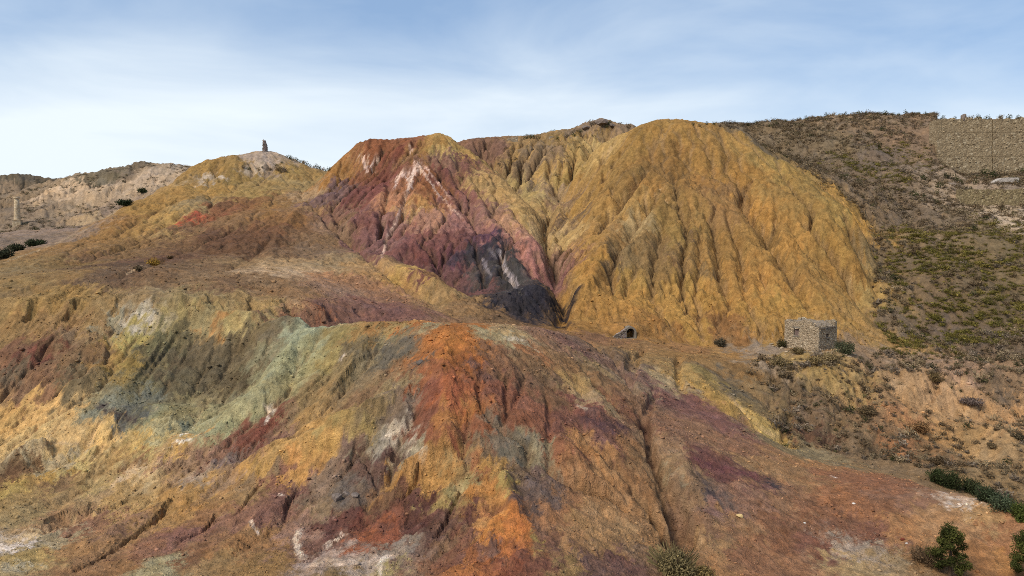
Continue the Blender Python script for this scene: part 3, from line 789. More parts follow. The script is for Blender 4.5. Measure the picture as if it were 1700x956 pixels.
for item in SEEDS.replace('\n', ';').split(';'):
    q = item.split()
    if not q:
        continue
    p = cast(float(q[0]), float(q[1]))
    c = lin(q[2])
    if c[2] > c[1] * .93 and 0.045 < c[1] < .4:
        c[2] = c[1] * .93
    u_, v_ = float(q[0]), float(q[1])
    if v_ > 640 and u_ < 560:
        c = c * 1.26                                   # pale bleached flats at the lower left
    if 150 < u_ < 530 and 515 < v_ < 725 and c[1] > c[0] * .78:
        c = c * np.array([1.12, 1.17, 1.17])           # sage green bank
    if 510 < u_ < 925 and 290 < v_ < 500 and c[0] > c[1] * 1.25 and c[0] < .5:
        c = c * np.array([1.14, 1.22, 1.36])           # mauve and pink of the red hill
    if 930 < u_ < 1450 and 205 < v_ < 552:
        c = c * np.array([.93, .96, .82])             # mustard rather than orange
    if u_ > 1100 and v_ > 580:
        c = c * np.array([1.12, 1.13, 1.16])           # dry dusty plain
    if 740 < u_ < 930 and 390 < v_ < 515 and c.max() < .08:
        c = c * np.array([.88, .98, 1.15])
    seed_p.append(p); seed_c.append(c); seed_r.append((float(q[3]) if len(q) > 3 else 1.0))
seed_p = np.array(seed_p, np.float32); seed_c = np.array(seed_c, np.float32); seed_r = np.array(seed_r, np.float32)

PX = np.stack([GX, GY, Z], -1).reshape(-1, 3).astype(np.float32)
zx, zy = grad(Zbase)
gl = np.sqrt(zx * zx + zy * zy + 1)
SL = np.stack([-zx / gl, -zy / gl, -(gl - 1 / gl) / gl], -1)
SL = (SL / (np.linalg.norm(SL, axis=-1, keepdims=True) + 1e-6)).reshape(-1, 3).astype(np.float32)
steep = np.clip((np.sqrt(zx * zx + zy * zy) - 0.1) / 0.3, 0, 1).ravel().astype(np.float32)
sc = GY / 100.0                                     # patches farther off were sampled farther apart
wv = 2.1 * sc
UA, UL = np.broadcast_to(100.0 * AC[None, :], GX.shape), np.broadcast_to(100.0 * np.log(YR)[:, None], GX.shape)   # equal steps at every distance
wrp = np.stack([fbm(UA / 3.2, UL / 3.2, 6, 501, .68) * wv, fbm(UA / 3.2, UL / 3.2, 6, 511, .68) * wv, fbm(UA / 3.2, UL / 3.2, 6, 521, .68) * wv * .7], -1).reshape(-1, 3).astype(np.float32)
streak = (0.55 * RN[3.6] + 0.4 * RN[1.7] + 0.08 * RN[0.8]) * 2.4 * sc          # colour is washed down along the rills
QX = PX + wrp + SL * streak.reshape(-1, 1).astype(np.float32)
CV = np.zeros_like(PX)
inv_r2 = 1.0 / (seed_r * 1.0) ** 2
s2 = (seed_p ** 2).sum(1)
QX, SL3, st2 = QX.reshape(NR, NC, 3), SL.reshape(NR, NC, 3), steep.reshape(NR, NC)
CV = CV.reshape(NR, NC, 3)
BT = 24
for j0 in range(0, NR, BT):
    if YR[j0] > 450:
        break
    for i0 in range(0, NC, BT):
        P = QX[j0:j0 + BT, i0:i0 + BT]; shp = P.shape
        P, S, st_ = P.reshape(-1, 3), SL3[j0:j0 + BT, i0:i0 + BT].reshape(-1, 3), st2[j0:j0 + BT, i0:i0 + BT].reshape(-1)
        c0 = P.mean(0)
        sel = np.argpartition(((seed_p - c0) ** 2).sum(1) * np.minimum(inv_r2, 1.5), 44)[:44]
        sp, ir = seed_p[sel], inv_r2[sel]
        dv = P[:, None, :] - sp[None]
        d2 = (dv ** 2).sum(2); al = (dv * S[:, None, :]).sum(2)
        d2 = np.maximum(d2 - 0.4 * st_[:, None] * al * al, 1e-3) * ir[None]
        w = d2.min(1, keepdims=True) / d2
        w = w * w * np.sqrt(w)
        CV[j0:j0 + BT, i0:i0 + BT] = ((w @ seed_c[sel]) / w.sum(1, keepdims=True)).reshape(shp)
CV[YR >= 450] = lin('8a7c66')
for (head, pts) in parse(STREAKS):
    c, wpx = lin(head[0]), float(head[1])
    P = np.array([cast(u, v) for u, v in resample(pts, 6)])
    hw = wpx / F * float(np.median(P[:, 1]))
    js, is_ = window(P, hw * 4)
    gx, gy = GX[js, is_], GY[js, is_]
    d, s = seg_dist(gx + 1.1 * hw * fbm(gx / hw / 2.5, gy / hw / 2.5, 3, 601), gy + 1.1 * hw * fbm(gx / hw / 2.5, gy / hw / 2.5, 3, 607), P)
    k = np.clip(1.6 - 1.25 * d / (hw * 1.3), 0, 1) * np.clip(0.75 + 0.9 * fbm(gx / hw / 1.2, gy / hw / 1.2, 3, 611), 0.1, 1)
    k = k * np.clip(np.minimum(s, 1 - s) * 6 + .4, 0, 1)
    CV[js, is_] = CV[js, is_] * (1 - k[..., None]) + c * k[..., None]
# mottling of the crust: darker iron varnish on some ribs, pale leached patches on others
mot = fbm(UA / 1.6, UL / 1.6, 4, 701, .6)
CV = CV * (1 + 0.20 * np.clip(mot, -1, 1))[..., None]
hue = fbm(UA / 2.6, UL / 2.6, 3, 711, .6)
CV[..., 0] *= 1 + 0.07 * hue; CV[..., 2] *= 1 - 0.12 * hue
lum = CV @ np.array([.25, .6, .15], np.float32)
brown = lum[..., None] * np.array([1.36, .98, .54], np.float32)          # the common iron-stained dust over everything
wash = np.clip(-(E1 * (W_yel + W_rim + W_red + W_slope) + 1.6 * E2 * W_ground), 0, 1)[..., None]     # fine silt settles along the channels
CV = brown + (CV - brown) * (SAT * (1 - 0.45 * wash))
strata = perlin((Z + 1.6 * fbm(GX / 9, GY / 9, 3, 731)) / 0.9, GX / 40, 733) * (W_ground + W_red + W_slope)     # beds of slightly different earth
CV = CV * (1 + 0.10 * strata)[..., None]
CV = np.clip(CV * ALB * np.array([1.07, .97, .94]), 0.01, 0.85)

def nodes_mat(name):
    m = bpy.data.materials.new(name); m.use_nodes = True
    nt = m.node_tree
    b = nt.nodes['Principled BSDF']
    b.inputs['Roughness'].default_value = 0.95
    b.inputs['Specular IOR Level'].default_value = 0.12
    return m, nt, b

def noise(nt, scale, detail=4, rough=.6, vec=None):
    n = nt.nodes.new('ShaderNodeTexNoise')
    n.inputs['Scale'].default_value = scale; n.inputs['Detail'].default_value = detail; n.inputs['Roughness'].default_value = rough
    if vec is not None:
        nt.links.new(vec, n.inputs['Vector'])
    return n

def ramp(nt, src, a, b, c0, c1):
    r = nt.nodes.new('ShaderNodeMapRange')
    r.inputs['From Min'].default_value = a; r.inputs['From Max'].default_value = b
    r.inputs['To Min'].default_value = c0; r.inputs['To Max'].default_value = c1
    nt.links.new(src, r.inputs['Value'])
    return r.outputs[0]

def mul(nt, col, fac):
    m = nt.nodes.new('ShaderNodeVectorMath'); m.operation = 'SCALE'
    nt.links.new(col, m.inputs[0]); nt.links.new(fac, m.inputs['Scale'])
    return m.outputs[0]

def bump(nt, b, src, strength, dist):
    n = nt.nodes.new('ShaderNodeBump')
    n.inputs['Strength'].default_value = strength; n.inputs['Distance'].default_value = dist
    nt.links.new(src, n.inputs['Height'])
    nt.links.new(n.outputs[0], b.inputs['Normal'])
    return n

def earth_material():
    m, nt, b = nodes_mat('mineral_earth')
    at_ = nt.nodes.new('ShaderNodeAttribute'); at_.attribute_name = 'mineral'
    geo = nt.nodes.new('ShaderNodeNewGeometry')
    pos = geo.outputs['Position']
    n1 = noise(nt, 1.1, 6, .68, pos)
    n2 = noise(nt, 7.0, 3, .7, pos)
    v = nt.nodes.new('ShaderNodeTexVoronoi'); v.inputs['Scale'].default_value = 4.5
    nt.links.new(pos, v.inputs['Vector'])
    c = mul(nt, at_.outputs['Color'], ramp(nt, n1.outputs[0], .3, .7, .68, 1.32))
    c = mul(nt, c, ramp(nt, n2.outputs[0], .3, .7, .72, 1.28))
    c = mul(nt, c, ramp(nt, v.outputs['Distance'], 0.0, .22, 1.22, 1.0))
    nt.links.new(c, b.inputs['Base Color'])
    ad = nt.nodes.new('ShaderNodeMath'); ad.operation = 'MULTIPLY_ADD'; ad.inputs[1].default_value = .35
    nt.links.new(n2.outputs[0], ad.inputs[0]); nt.links.new(n1.outputs[0], ad.inputs[2])
    bump(nt, b, ad.outputs[0], 1.0, 0.42)
    return m

def grid_mesh(name, mat):
    me = bpy.data.meshes.new(name)
    nv = NR * NC
    co = np.empty((nv, 3), np.float32)
    co[:, 0] = GX.ravel(); co[:, 1] = GY.ravel(); co[:, 2] = Z.ravel()
    idx = np.arange(nv, dtype=np.int32).reshape(NR, NC)
    q = np.stack([idx[:-1, :-1], idx[:-1, 1:], idx[1:, 1:], idx[1:, :-1]], -1).reshape(-1, 4)
    me.vertices.add(nv); me.vertices.foreach_set('co', co.ravel())
    me.loops.add(q.size); me.loops.foreach_set('vertex_index', q.ravel())
    me.polygons.add(len(q)); me.polygons.foreach_set('loop_start', np.arange(0, q.size, 4, dtype=np.int32))
    me.polygons.foreach_set('use_smooth', np.ones(len(q), bool))
    me.update(calc_edges=True)
    ca = me.attributes.new('mineral', 'FLOAT_COLOR', 'POINT')
    cc = np.ones((nv, 4), np.float32); cc[:, :3] = CV.reshape(-1, 3)
    ca.data.foreach_set('color', cc.ravel())
    me.materials.append(mat)
    return me

EARTH = earth_material()
hills = bpy.data.objects.new('hills', grid_mesh('hills', EARTH))
hills['kind'] = 'structure'
COL.objects.link(hills)

# the plain that carries on behind the camera and out to the horizon
def plain_material():
    m, nt, b = nodes_mat('dry_plain')
    geo = nt.nodes.new('ShaderNodeNewGeometry')
    n1 = noise(nt, 0.05, 6, .6, geo.outputs['Position'])
    mx = nt.nodes.new('ShaderNodeMix'); mx.data_type = 'RGBA'
    nt.links.new(n1.outputs[0], mx.inputs['Factor'])
    mx.inputs['A'].default_value = alb('7c6a48'); mx.inputs['B'].default_value = alb('9a7a52')
    nt.links.new(mx.outputs['Result'], b.inputs['Base Color'])
    return m
gm = bpy.data.meshes.new('ground')
gm.from_pydata([(-6000, -6000, CAM[2] - 30), (6000, -6000, CAM[2] - 30), (6000, 6000, CAM[2] - 30), (-6000, 6000, CAM[2] - 30)], [], [(0, 1, 2, 3)])
gm.materials.append(plain_material())
go = bpy.data.objects.new('ground', gm); go['kind'] = 'structure'; COL.objects.link(go)

# ------------------------------------------------------------------ object helpers
def link(name, me, parent=None, loc=None):
    o = bpy.data.objects.new(name, me)
    COL.objects.link(o)
    if parent is not None:
        o.parent = parent
    if loc is not None:
        o.location = [float(q) for q in loc]
    return o

def tag(o, label=None, cat=None, group=None, kind=None):
    if label: o['label'] = label
    if cat: o['category'] = cat
    if group: o['group'] = group
    if kind: o['kind'] = kind
    return o

def empty(name, loc, rz=0.0):
    o = link(name, None, None, loc)
    o.rotation_euler = (0, 0, rz)
    o.empty_display_size = 0.3
    return o

def mesh(name, v, f, mat, smooth=False):
    me = bpy.data.meshes.new(name)
    me.from_pydata([tuple(map(float, q)) for q in v], [], [tuple(map(int, q)) for q in f])
    me.materials.append(mat)
    if smooth:
        me.polygons.foreach_set('use_smooth', np.ones(len(me.polygons), bool))
    me.update()
    return me

def tri_mesh(name, v, t, mat, tint=None):
    """fast path for many triangles; tint: colour per vertex"""
    me = bpy.data.meshes.new(name)
    v = np.asarray(v, np.float32); t = np.asarray(t, np.int32)
    me.vertices.add(len(v)); me.vertices.foreach_set('co', v.ravel())
    me.loops.add(t.size); me.loops.foreach_set('vertex_index', t.ravel())
    me.polygons.add(len(t)); me.polygons.foreach_set('loop_start', np.arange(0, t.size, 3, dtype=np.int32))
    me.update(calc_edges=True)
    if tint is not None:
        a = me.attributes.new('tint', 'FLOAT_COLOR', 'POINT')
        c = np.ones((len(v), 4), np.float32); c[:, :3] = tint
        a.data.foreach_set('color', c.ravel())
    me.materials.append(mat)
    return me

def stone_material(name, base, dark, light, scale, gap=0.5):
    """rubble masonry: stones of several colours in pale mortar, relief by bump"""
    m, nt, b = nodes_mat(name)
    tc = nt.nodes.new('ShaderNodeTexCoord')
    pos = tc.outputs['Object']
    wv = noise(nt, scale * .8, 3, .6, pos)
    mxv = nt.nodes.new('ShaderNodeMix'); mxv.data_type = 'VECTOR'; mxv.inputs['Factor'].default_value = 0.18 / scale * 2
    nt.links.new(pos, mxv.inputs['A']); nt.links.new(wv.outputs['Color'], mxv.inputs['B'])
    v = nt.nodes.new('ShaderNodeTexVoronoi'); v.inputs['Scale'].default_value = scale
    ve = nt.nodes.new('ShaderNodeTexVoronoi'); ve.feature = 'DISTANCE_TO_EDGE'; ve.inputs['Scale'].default_value = scale
    nt.links.new(mxv.outputs['Result'], v.inputs['Vector']); nt.links.new(mxv.outputs['Result'], ve.inputs['Vector'])
    cr = nt.nodes.new('ShaderNodeValToRGB')
    sp = nt.nodes.new('ShaderNodeSeparateColor'); nt.links.new(v.outputs['Color'], sp.inputs[0])
    nt.links.new(sp.outputs[0], cr.inputs['Fac'])
    e = cr.color_ramp.elements
    e[0].color = alb(dark); e[1].color = alb(light)
    for p_, c_ in ((.25, base), (.7, base)):
        q = e.new(p_); q.color = alb(c_)
    mo = nt.nodes.new('ShaderNodeMix'); mo.data_type = 'RGBA'
    nt.links.new(ramp(nt, ve.outputs['Distance'], .01, .10, 1.0, 0.0), mo.inputs['Factor'])
    nt.links.new(cr.outputs[0], mo.inputs['A']); mo.inputs['B'].default_value = alb(base, ALB * gap)
    n2 = noise(nt, 1.3, 5, .65, pos)
    n3 = noise(nt, 14, 3, .65, pos)
    c = mul(nt, mo.outputs['Result'], ramp(nt, n2.outputs[0], .3, .7, .72, 1.2))
    c = mul(nt, c, ramp(nt, n3.outputs[0], .3, .7, .8, 1.18))
    nt.links.new(c, b.inputs['Base Color'])
    bump(nt, b, ramp(nt, ve.outputs['Distance'], 0, .12, 0, 1), .8, .06)
    return m

def plain_mat(name, h, var=.25, scale=3.0, bstr=.5, bd=.05):
    m, nt, b = nodes_mat(name)
    tc = nt.nodes.new('ShaderNodeTexCoord')
    n = noise(nt, scale, 6, .65, tc.outputs['Object'])
    rgb = nt.nodes.new('ShaderNodeRGB'); rgb.outputs[0].default_value = alb(h)
    nt.links.new(mul(nt, rgb.outputs[0], ramp(nt, n.outputs[0], .3, .7, 1 - var, 1 + var)), b.inputs['Base Color'])
    bump(nt, b, n.outputs[0], bstr, bd)
    return m

def tint_mat(name, spread=.35, obj_spread=.25, transl=0.25, attr=True, base='706050'):
    """foliage, twigs or pebbles: colour from the mesh, varied leaf by leaf and plant by plant"""
    m, nt, b = nodes_mat(name)
    geo = nt.nodes.new('ShaderNodeNewGeometry'); oi = nt.nodes.new('ShaderNodeObjectInfo')
    if attr:
        a = nt.nodes.new('ShaderNodeAttribute'); a.attribute_name = 'tint'; src = a.outputs['Color']
    else:
        a = nt.nodes.new('ShaderNodeRGB'); a.outputs[0].default_value = alb(base); src = a.outputs[0]
    c = mul(nt, src, ramp(nt, geo.outputs['Random Per Island'], 0, 1, 1 - spread, 1 + spread))
    c = mul(nt, c, ramp(nt, oi.outputs['Random'], 0, 1, 1 - obj_spread, 1 + obj_spread))
    nt.links.new(c, b.inputs['Base Color'])
    if transl:
        tr = nt.nodes.new('ShaderNodeBsdfTranslucent'); nt.links.new(c, tr.inputs['Color'])
        mx = nt.nodes.new('ShaderNodeMixShader'); mx.inputs[0].default_value = transl
        out = nt.nodes['Material Output']
        nt.links.new(b.outputs[0], mx.inputs[1]); nt.links.new(tr.outputs[0], mx.inputs[2]); nt.links.new(mx.outputs[0], out.inputs['Surface'])
    return m

M_house = stone_material('house_rubble', 'ac987e', '8a785f', 'c6b69c', 4.2, .74)
M_wall = stone_material('terrace_rubble', 'a08c6e', '7e6c54', 'bcaa8c', 1.9, .74)
M_low = stone_material('low_terrace_rubble', '948260', '74644c', 'b2a07c', 2.1, .72)
M_tower = stone_material('tower_rubble', '988680', '746460', 'b4a298', 2.4, .72)
M_brick = stone_material('chimney_brick', 'd4bc98', 'b89e7c', 'e0ccae', 3.0, .88)
M_concrete = plain_mat('weathered_concrete', '82786a', .28, 2.5)
M_white = plain_mat('pale_render', 'b8aca0', .2, 1.2)
M_void = plain_mat('painted_tunnel_dark', '2a2420', .2)  # near-black colour stands in for the unlit depth of the tunnel
M_roof = plain_mat('rubble_roof', '8a7c6c', .35, 3.5, .8, .12)
M_leaf = tint_mat('foliage', .4, .2, .3)
M_twig = tint_mat('dry_twigs', .35, .25, .15)
M_stem = plain_mat('bark', '5c4c3c', .25, 6)
M_peb = tint_mat('pebbles', .25, .2, 0)
M_rock = plain_mat('grey_rock', '82746a', .35, 1.4, .9, .3)
M_backing = plain_mat('backing_midtone', '74625a', .35, 5)  # added backing; its mid tone keeps the window openings from going dark
M_ston = tint_mat('wall_stones', .3, 0, 0, False, 'ac987c')
M_ston2 = tint_mat('terrace_stones', .4, 0, 0, False, 'a28e70')
M_ston3 = tint_mat('dry_stones', .45, 0, 0, False, '8a7c6c')

def ico():
    t = (1 + 5 ** .5) / 2
    v = np.array([(-1, t, 0), (1, t, 0), (-1, -t, 0), (1, -t, 0), (0, -1, t), (0, 1, t), (0, -1, -t), (0, 1, -t), (t, 0, -1), (t, 0, 1), (-t, 0, -1), (-t, 0, 1)], float)
    v /= np.linalg.norm(v[0])
    f = np.array([(0, 11, 5), (0, 5, 1), (0, 1, 7), (0, 7, 10), (0, 10, 11), (1, 5, 9), (5, 11, 4), (11, 10, 2), (10, 7, 6), (7, 1, 8), (3, 9, 4), (3, 4, 2), (3, 2, 6), (3, 6, 8), (3, 8, 9), (4, 9, 5), (2, 4, 11), (6, 2, 10), (8, 6, 7), (9, 8, 1)])
    return v, f
ICO_V, ICO_F = ico()

def stones_mesh(name, places, mat, tint=None):
    """places: (x, y, z, rx, ry, rz) -> one mesh of irregular stones"""
    P = np.asarray(places, float); n = len(P)
    r = np.random.default_rng(len(P) + 5)
    V = ICO_V[None] * (1 + .28 * r.standard_normal((n, 12, 1))).clip(.55, 1.5)
    V = V * P[:, None, 3:6] + P[:, None, 0:3]
    T = ICO_F[None] + 12 * np.arange(n)[:, None, None]
    return tri_mesh(name, V.reshape(-1, 3), T.reshape(-1, 3), mat, None if tint is None else np.repeat(np.asarray(tint), 12, 0))

def slab(L, H, th, cell, holes=(), top=None, relief=.03, seed=0, batter=0.0):
    """a masonry slab in the x-z plane, front at y=0 looking to -y, with rough faces, openings and an uneven top"""
    nx, nz = max(2, int(round(L / cell))), max(2, int(round(H / cell)))
    xs, zs = np.linspace(0, L, nx + 1), np.linspace(0, H, nz + 1)
    X, ZZ = np.meshgrid(xs, zs)
    tp = top(xs) if top is not None else np.zeros(nx + 1)
    ZZ = ZZ * (1 + (tp / H)[None, :])
    r = np.random.default_rng(seed)
    fr = relief * (r.standard_normal(X.shape) * .5 + fbm(X / .8 + seed, ZZ / .8, 3, seed + 3)) + batter * ZZ
    V = np.concatenate([np.stack([X, fr, ZZ], -1).reshape(-1, 3), np.stack([X, np.full(X.shape, th) , ZZ], -1).reshape(-1, 3)])
    n0 = (nx + 1) * (nz + 1)
    solid = np.ones((nz, nx), bool)
    cx, cz = (xs[1:] + xs[:-1]) / 2, (zs[1:] + zs[:-1]) / 2
    for (a, b, c, d) in holes:
        solid &= ~((cx[None, :] > a) & (cx[None, :] < b) & (cz[:, None] > c) & (cz[:, None] < d))
    Fs = []
    def vid(j, i, k): return k * n0 + j * (nx + 1) + i
    for j in range(nz):
        for i in range(nx):
            if not solid[j, i]:
                continue
            Fs.append((vid(j, i, 0), vid(j, i + 1, 0), vid(j + 1, i + 1, 0), vid(j + 1, i, 0)))
            Fs.append((vid(j, i, 1), vid(j + 1, i, 1), vid(j + 1, i + 1, 1), vid(j, i + 1, 1)))
            if i == 0 or not solid[j, i - 1]: Fs.append((vid(j, i, 0), vid(j + 1, i, 0), vid(j + 1, i, 1), vid(j, i, 1)))
            if i == nx - 1 or not solid[j, i + 1]: Fs.append((vid(j, i + 1, 0), vid(j, i + 1, 1), vid(j + 1, i + 1, 1), vid(j + 1, i + 1, 0)))
            if j == 0 or not solid[j - 1, i]: Fs.append((vid(j, i, 0), vid(j, i, 1), vid(j, i + 1, 1), vid(j, i + 1, 0)))
            if j == nz - 1 or not solid[j + 1, i]: Fs.append((vid(j + 1, i, 0), vid(j + 1, i + 1, 0), vid(j + 1, i + 1, 1), vid(j + 1, i, 1)))
    return V, Fs

def wall_stones(L, H, n, s0, s1, holes=(), seed=1, ymid=-.01):
    r = np.random.default_rng(seed); out = []
    for _ in range(n):
        x, z = r.uniform(.08, L - .08), r.uniform(0, H)
        if any(a - .1 < x < b + .1 and c - .1 < z < d + .1 for (a, b, c, d) in holes):
            continue
        s = r.uniform(s0, s1)
        out.append((x, ymid, z, s * r.uniform(.8, 1.5), s * .35, s * r.uniform(.55, .9)))
    return out

def box(x0, x1, y0, y1, z0, z1, jit=0.0, seed=0):
    r = np.random.default_rng(seed)
    v = np.array([(x, y, z) for z in (z0, z1) for (x, y) in ((x0, y0), (x1, y0), (x1, y1), (x0, y1))], float) + jit * r.standard_normal((8, 3))
    return v, [(0, 3, 2, 1), (4, 5, 6, 7), (0, 1, 5, 4), (1, 2, 6, 5), (2, 3, 7, 6), (3, 0, 4, 7)]

# ------------------------------------------------------------------ the stone hut
corner = at(1358.5, 588, 99.0)
az = math.atan2(corner[0], corner[1])
rt, fw = np.array([math.cos(az), -math.sin(az)]), np.array([math.sin(az), math.cos(az)])
TH = math.radians(28)
hut = empty('stone_hut', (corner[0], corner[1], HOUSE[2] - 0.9))
tag(hut, 'ruined square stone hut with two small window openings on the yellow bench', 'hut')
L1, L2, HH = 5.3, 5.2, 5.1
ang1 = math.atan2(-(-rt[1] * math.cos(TH) + fw[1] * math.sin(TH)), -(-rt[0] * math.cos(TH) + fw[0] * math.sin(TH)))   # left face runs towards the corner
d1 = np.array([math.cos(ang1), math.sin(ang1)])            # along the left face, left end -> corner
d2 = np.array([-d1[1], d1[0]])                              # along the right face, corner -> far end (outward right)
def put(o, origin, ang):
    o.location = (origin[0], origin[1], 0); o.rotation_euler = (0, 0, ang)
def hut_wall(name, origin, ang, L, holes, top, seed):
    V, Fq = slab(L, HH, .5, .16, holes, top, .035, seed)
    o = link('wall', mesh('hut_wall', V, Fq, M_house), hut); put(o, origin, ang)
    st = link('rubble_stone', stones_mesh('hut_stones', wall_stones(L, HH - .15, 380, .06, .14, holes, seed), M_ston), o)
    tag(st, kind='stuff')
    for (a, b, c, d) in holes:
        v, f = box(a - .18, b + .18, -.05, .42, d + .02, d + .2, .012, seed)
        link('lintel', mesh('hut_lintel', v, f, M_concrete), o)
        v, f = box(a - .02, b + .02, .27, .36, c - .02, d + .02)
        link('window_backing', mesh('hut_backing', v, f, M_backing), o)
        v, f = box(a - .12, b + .12, -.07, .4, c - .14, c - .01, .012, seed + 1)
        link('sill', mesh('hut_sill', v, f, M_concrete), o)
    return o
left_end = -d1 * L1
rr = np.random.default_rng(3)
tL = lambda xs: .16 * np.sin(xs * 2.1 + 1) + .13 * np.round(2 * fbm(xs / .7, xs * 0, 2, 9)) + .07 * rr.standard_normal(len(xs)) - .75 * np.clip((xs - 3.9) / 1.3, 0, 1) - .35 * np.clip((.5 - xs) / .5, 0, 1)
tR = lambda xs: -.75 + .05 * rr.standard_normal(len(xs))
tB = lambda xs: .2 * np.round(1.5 * fbm(xs / .8, xs * 0, 2, 19)) + .1 * np.sin(xs * 1.7) + .08 * rr.standard_normal(len(xs)) - .2
hut_wall('wall', left_end, ang1, L1, [(1.5, 2.3, 2.85, 4.0)], tL, 21)
hut_wall('wall', np.zeros(2), ang1 + math.pi / 2, L2, [(2.1, 2.95, 2.75, 3.85)], tR, 22)
hut_wall('wall', d2 * L2, ang1 + math.pi, L1, [], tB, 23)
hut_wall('wall', left_end + d2 * L2, ang1 - math.pi / 2, L2, [], tB, 24)
# low broken roof: flat rubble over most of it, pitched down to the right-hand eave
nx_, ny_ = 30, 30
RV = []
for j in range(ny_ + 1):
    for i in range(nx_ + 1):
        x, y = -L1 + .42 + (L1 - .30) * i / nx_, .42 + (L2 - .84) * j / ny_
        p = d1 * x + d2 * y
        zr = HH - .22 - .62 * np.clip((x + 1.55) / 1.5, 0, 1) + .05 * rr.standard_normal() - .5 * math.exp(-((x + 3.2) ** 2 + (y - 3.4) ** 2) / .8)
        RV.append((p[0], p[1], zr))
RF = [(j * (nx_ + 1) + i, j * (nx_ + 1) + i + 1, (j + 1) * (nx_ + 1) + i + 1, (j + 1) * (nx_ + 1) + i) for j in range(ny_) for i in range(nx_)]
n_top = len(RV)
RV += [(x, y, z - .16) for (x, y, z) in RV]
RF += [tuple(n_top + q for q in reversed(f)) for f in RF]
rim_ids = [i for i in range(nx_ + 1)] + [j * (nx_ + 1) + nx_ for j in range(1, ny_ + 1)] + [ny_ * (nx_ + 1) + i for i in range(nx_ - 1, -1, -1)] + [j * (nx_ + 1) for j in range(ny_ - 1, 0, -1)]
RF += [(a, rim_ids[k - 1], n_top + rim_ids[k - 1], n_top + a) for k, a in enumerate(rim_ids)]
roof = link('roof', mesh('hut_roof', RV, RF, M_roof), hut)

fs = []
for q in range(150):
    a_, d_ = rr.uniform(0, 2 * math.pi), 2.6 + 3.4 * rr.random() ** 1.5
    p_ = np.array(HOUSE[:2]) + d_ * np.array([math.cos(a_), math.sin(a_)]); s_ = .07 + .16 * rr.random() ** 3
    fs.append((p_[0], p_[1], float(ground_z(p_[0], p_[1])[0]) + .3 * s_, s_ * 1.3, s_, s_ * .7))
tag(link('fallen_stones', stones_mesh('fallen_stones', fs, M_ston)), 'fallen wall stones scattered around the stone hut', 'stones', kind='stuff')

# ------------------------------------------------------------------ the mine mouth
adit = empty('mine_entrance', (ADIT[0], ADIT[1], ADIT[2] - .05), math.radians(4))
tag(adit, 'small concrete arched mine entrance with dark opening at the foot of the yellow hill', 'mine entrance')
def arch(w, h, n=14):
    pts = [(-w, 0.0), (-w, h - w)]
    pts += [(-w * math.cos(math.pi * k / n), h - w + w * math.sin(math.pi * k / n)) for k in range(1, n)]
    return pts + [(w, h - w), (w, 0.0)]
ai, ao = arch(.6, 1.5), arch(.88, 1.8)
n_ = len(ai)
AV = [(x, 0, z) for x, z in ai] + [(x, 0, z) for x, z in ao] + [(x, 1.5, z) for x, z in ai] + [(x, 1.5, z) for x, z in ao]
AF = []
for k in range(n_ - 1):
    AF += [(k, n_ + k, n_ + k + 1, k + 1), (k, k + 1, 2 * n_ + k + 1, 2 * n_ + k), (n_ + k, 3 * n_ + k, 3 * n_ + k + 1, n_ + k + 1)]
link('portal_arch', mesh('portal_arch', AV, AF, M_concrete), adit)
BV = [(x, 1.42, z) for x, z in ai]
link('tunnel_dark_cap', mesh('tunnel_dark_cap', BV, [tuple(range(n_))], M_void), adit)
v, f = box(-.95, .95, -.35, 1.4, -.35, .03, .01, 4)
link('threshold', mesh('portal_threshold', v, f, M_concrete), adit)
V, Fq = slab(2.7, 1.55, .4, .15, (), lambda xs: -1.45 + 1.5 * (xs / 2.7) ** 1.1 + .04 * rr.standard_normal(len(xs)), .04, 31)
ww = link('wing_wall', mesh('wing_wall', V, Fq, M_tower), adit, (-3.35, -.75, -.1)); ww.rotation_euler = (0, 0, math.radians(15))
st = [(x, y, z * (.12 + .95 * (x / 2.7)), a, b, c) for (x, y, z, a, b, c) in wall_stones(2.7, 1.5, 120, .08, .16, (), 32)]
tag(link('rubble_stone', stones_mesh('wing_stones', st, M_ston3), ww), kind='stuff')
for k, (x, s) in enumerate(((-2.9, .2), (-2.3, .16), (-1.75, .19), (-1.2, .13))):
    link('kerb_stone', stones_mesh('kerb_stone', [(x, -1.05 + .1 * (k % 2), .0, s * 1.7, s, s * .7)], M_concrete), adit)

# ------------------------------------------------------------------ retaining walls on the right hill
def terrace_wall(name, label, x0, Y, z0, splits, courses, th, mat, mat_st, seed, nst, bat):
    root = empty(name, (x0, Y, z0))
    tag(root, label, 'wall')
    for a, (p, q) in enumerate(splits):
        for b, (c, d, inset) in enumerate(courses):
            V, Fq = slab(q - p, d - c, th, .45, (), (lambda xs: (1.1 if th > 1.4 else .3) * fbm(xs / 3.5, xs * 0 + seed, 3, seed) - .45) if b == len(courses) - 1 else None, .05, seed + 7 * a + b, bat)
            o = link('panel', mesh('panel', V, Fq, mat), root, (p, inset + .04 * a, c))
            s = link('rubble_stone', stones_mesh('panel_stones', wall_stones(q - p, d - c - .1, int(nst * (q - p) * (d - c)), .10, .26, (), seed + 40 + 7 * a + b), mat_st), o)
            tag(s, kind='stuff')
    return root
pxw = WALL_Y / F
hW = WALL_ZT - WALL_ZB
terrace_wall('retaining_wall', 'tall ruined stone retaining wall of seamed panels on the right skyline', WALL_X0, WALL_Y, WALL_ZB - 2.2,
             [(0, 90 * pxw), (92 * pxw, 178 * pxw), (180 * pxw, 290 * pxw)],
             [(0, 2.2 + hW * .29, -.42), (2.2 + hW * .29 + .08, 2.2 + hW * .72, 0.0), (2.2 + hW * .72 + .08, 2.2 + hW, .3)], 1.6, M_wall, M_ston2, 60, .55, .02)
side = [q for q in COL.objects if q.name.startswith('retaining_wall')][0]
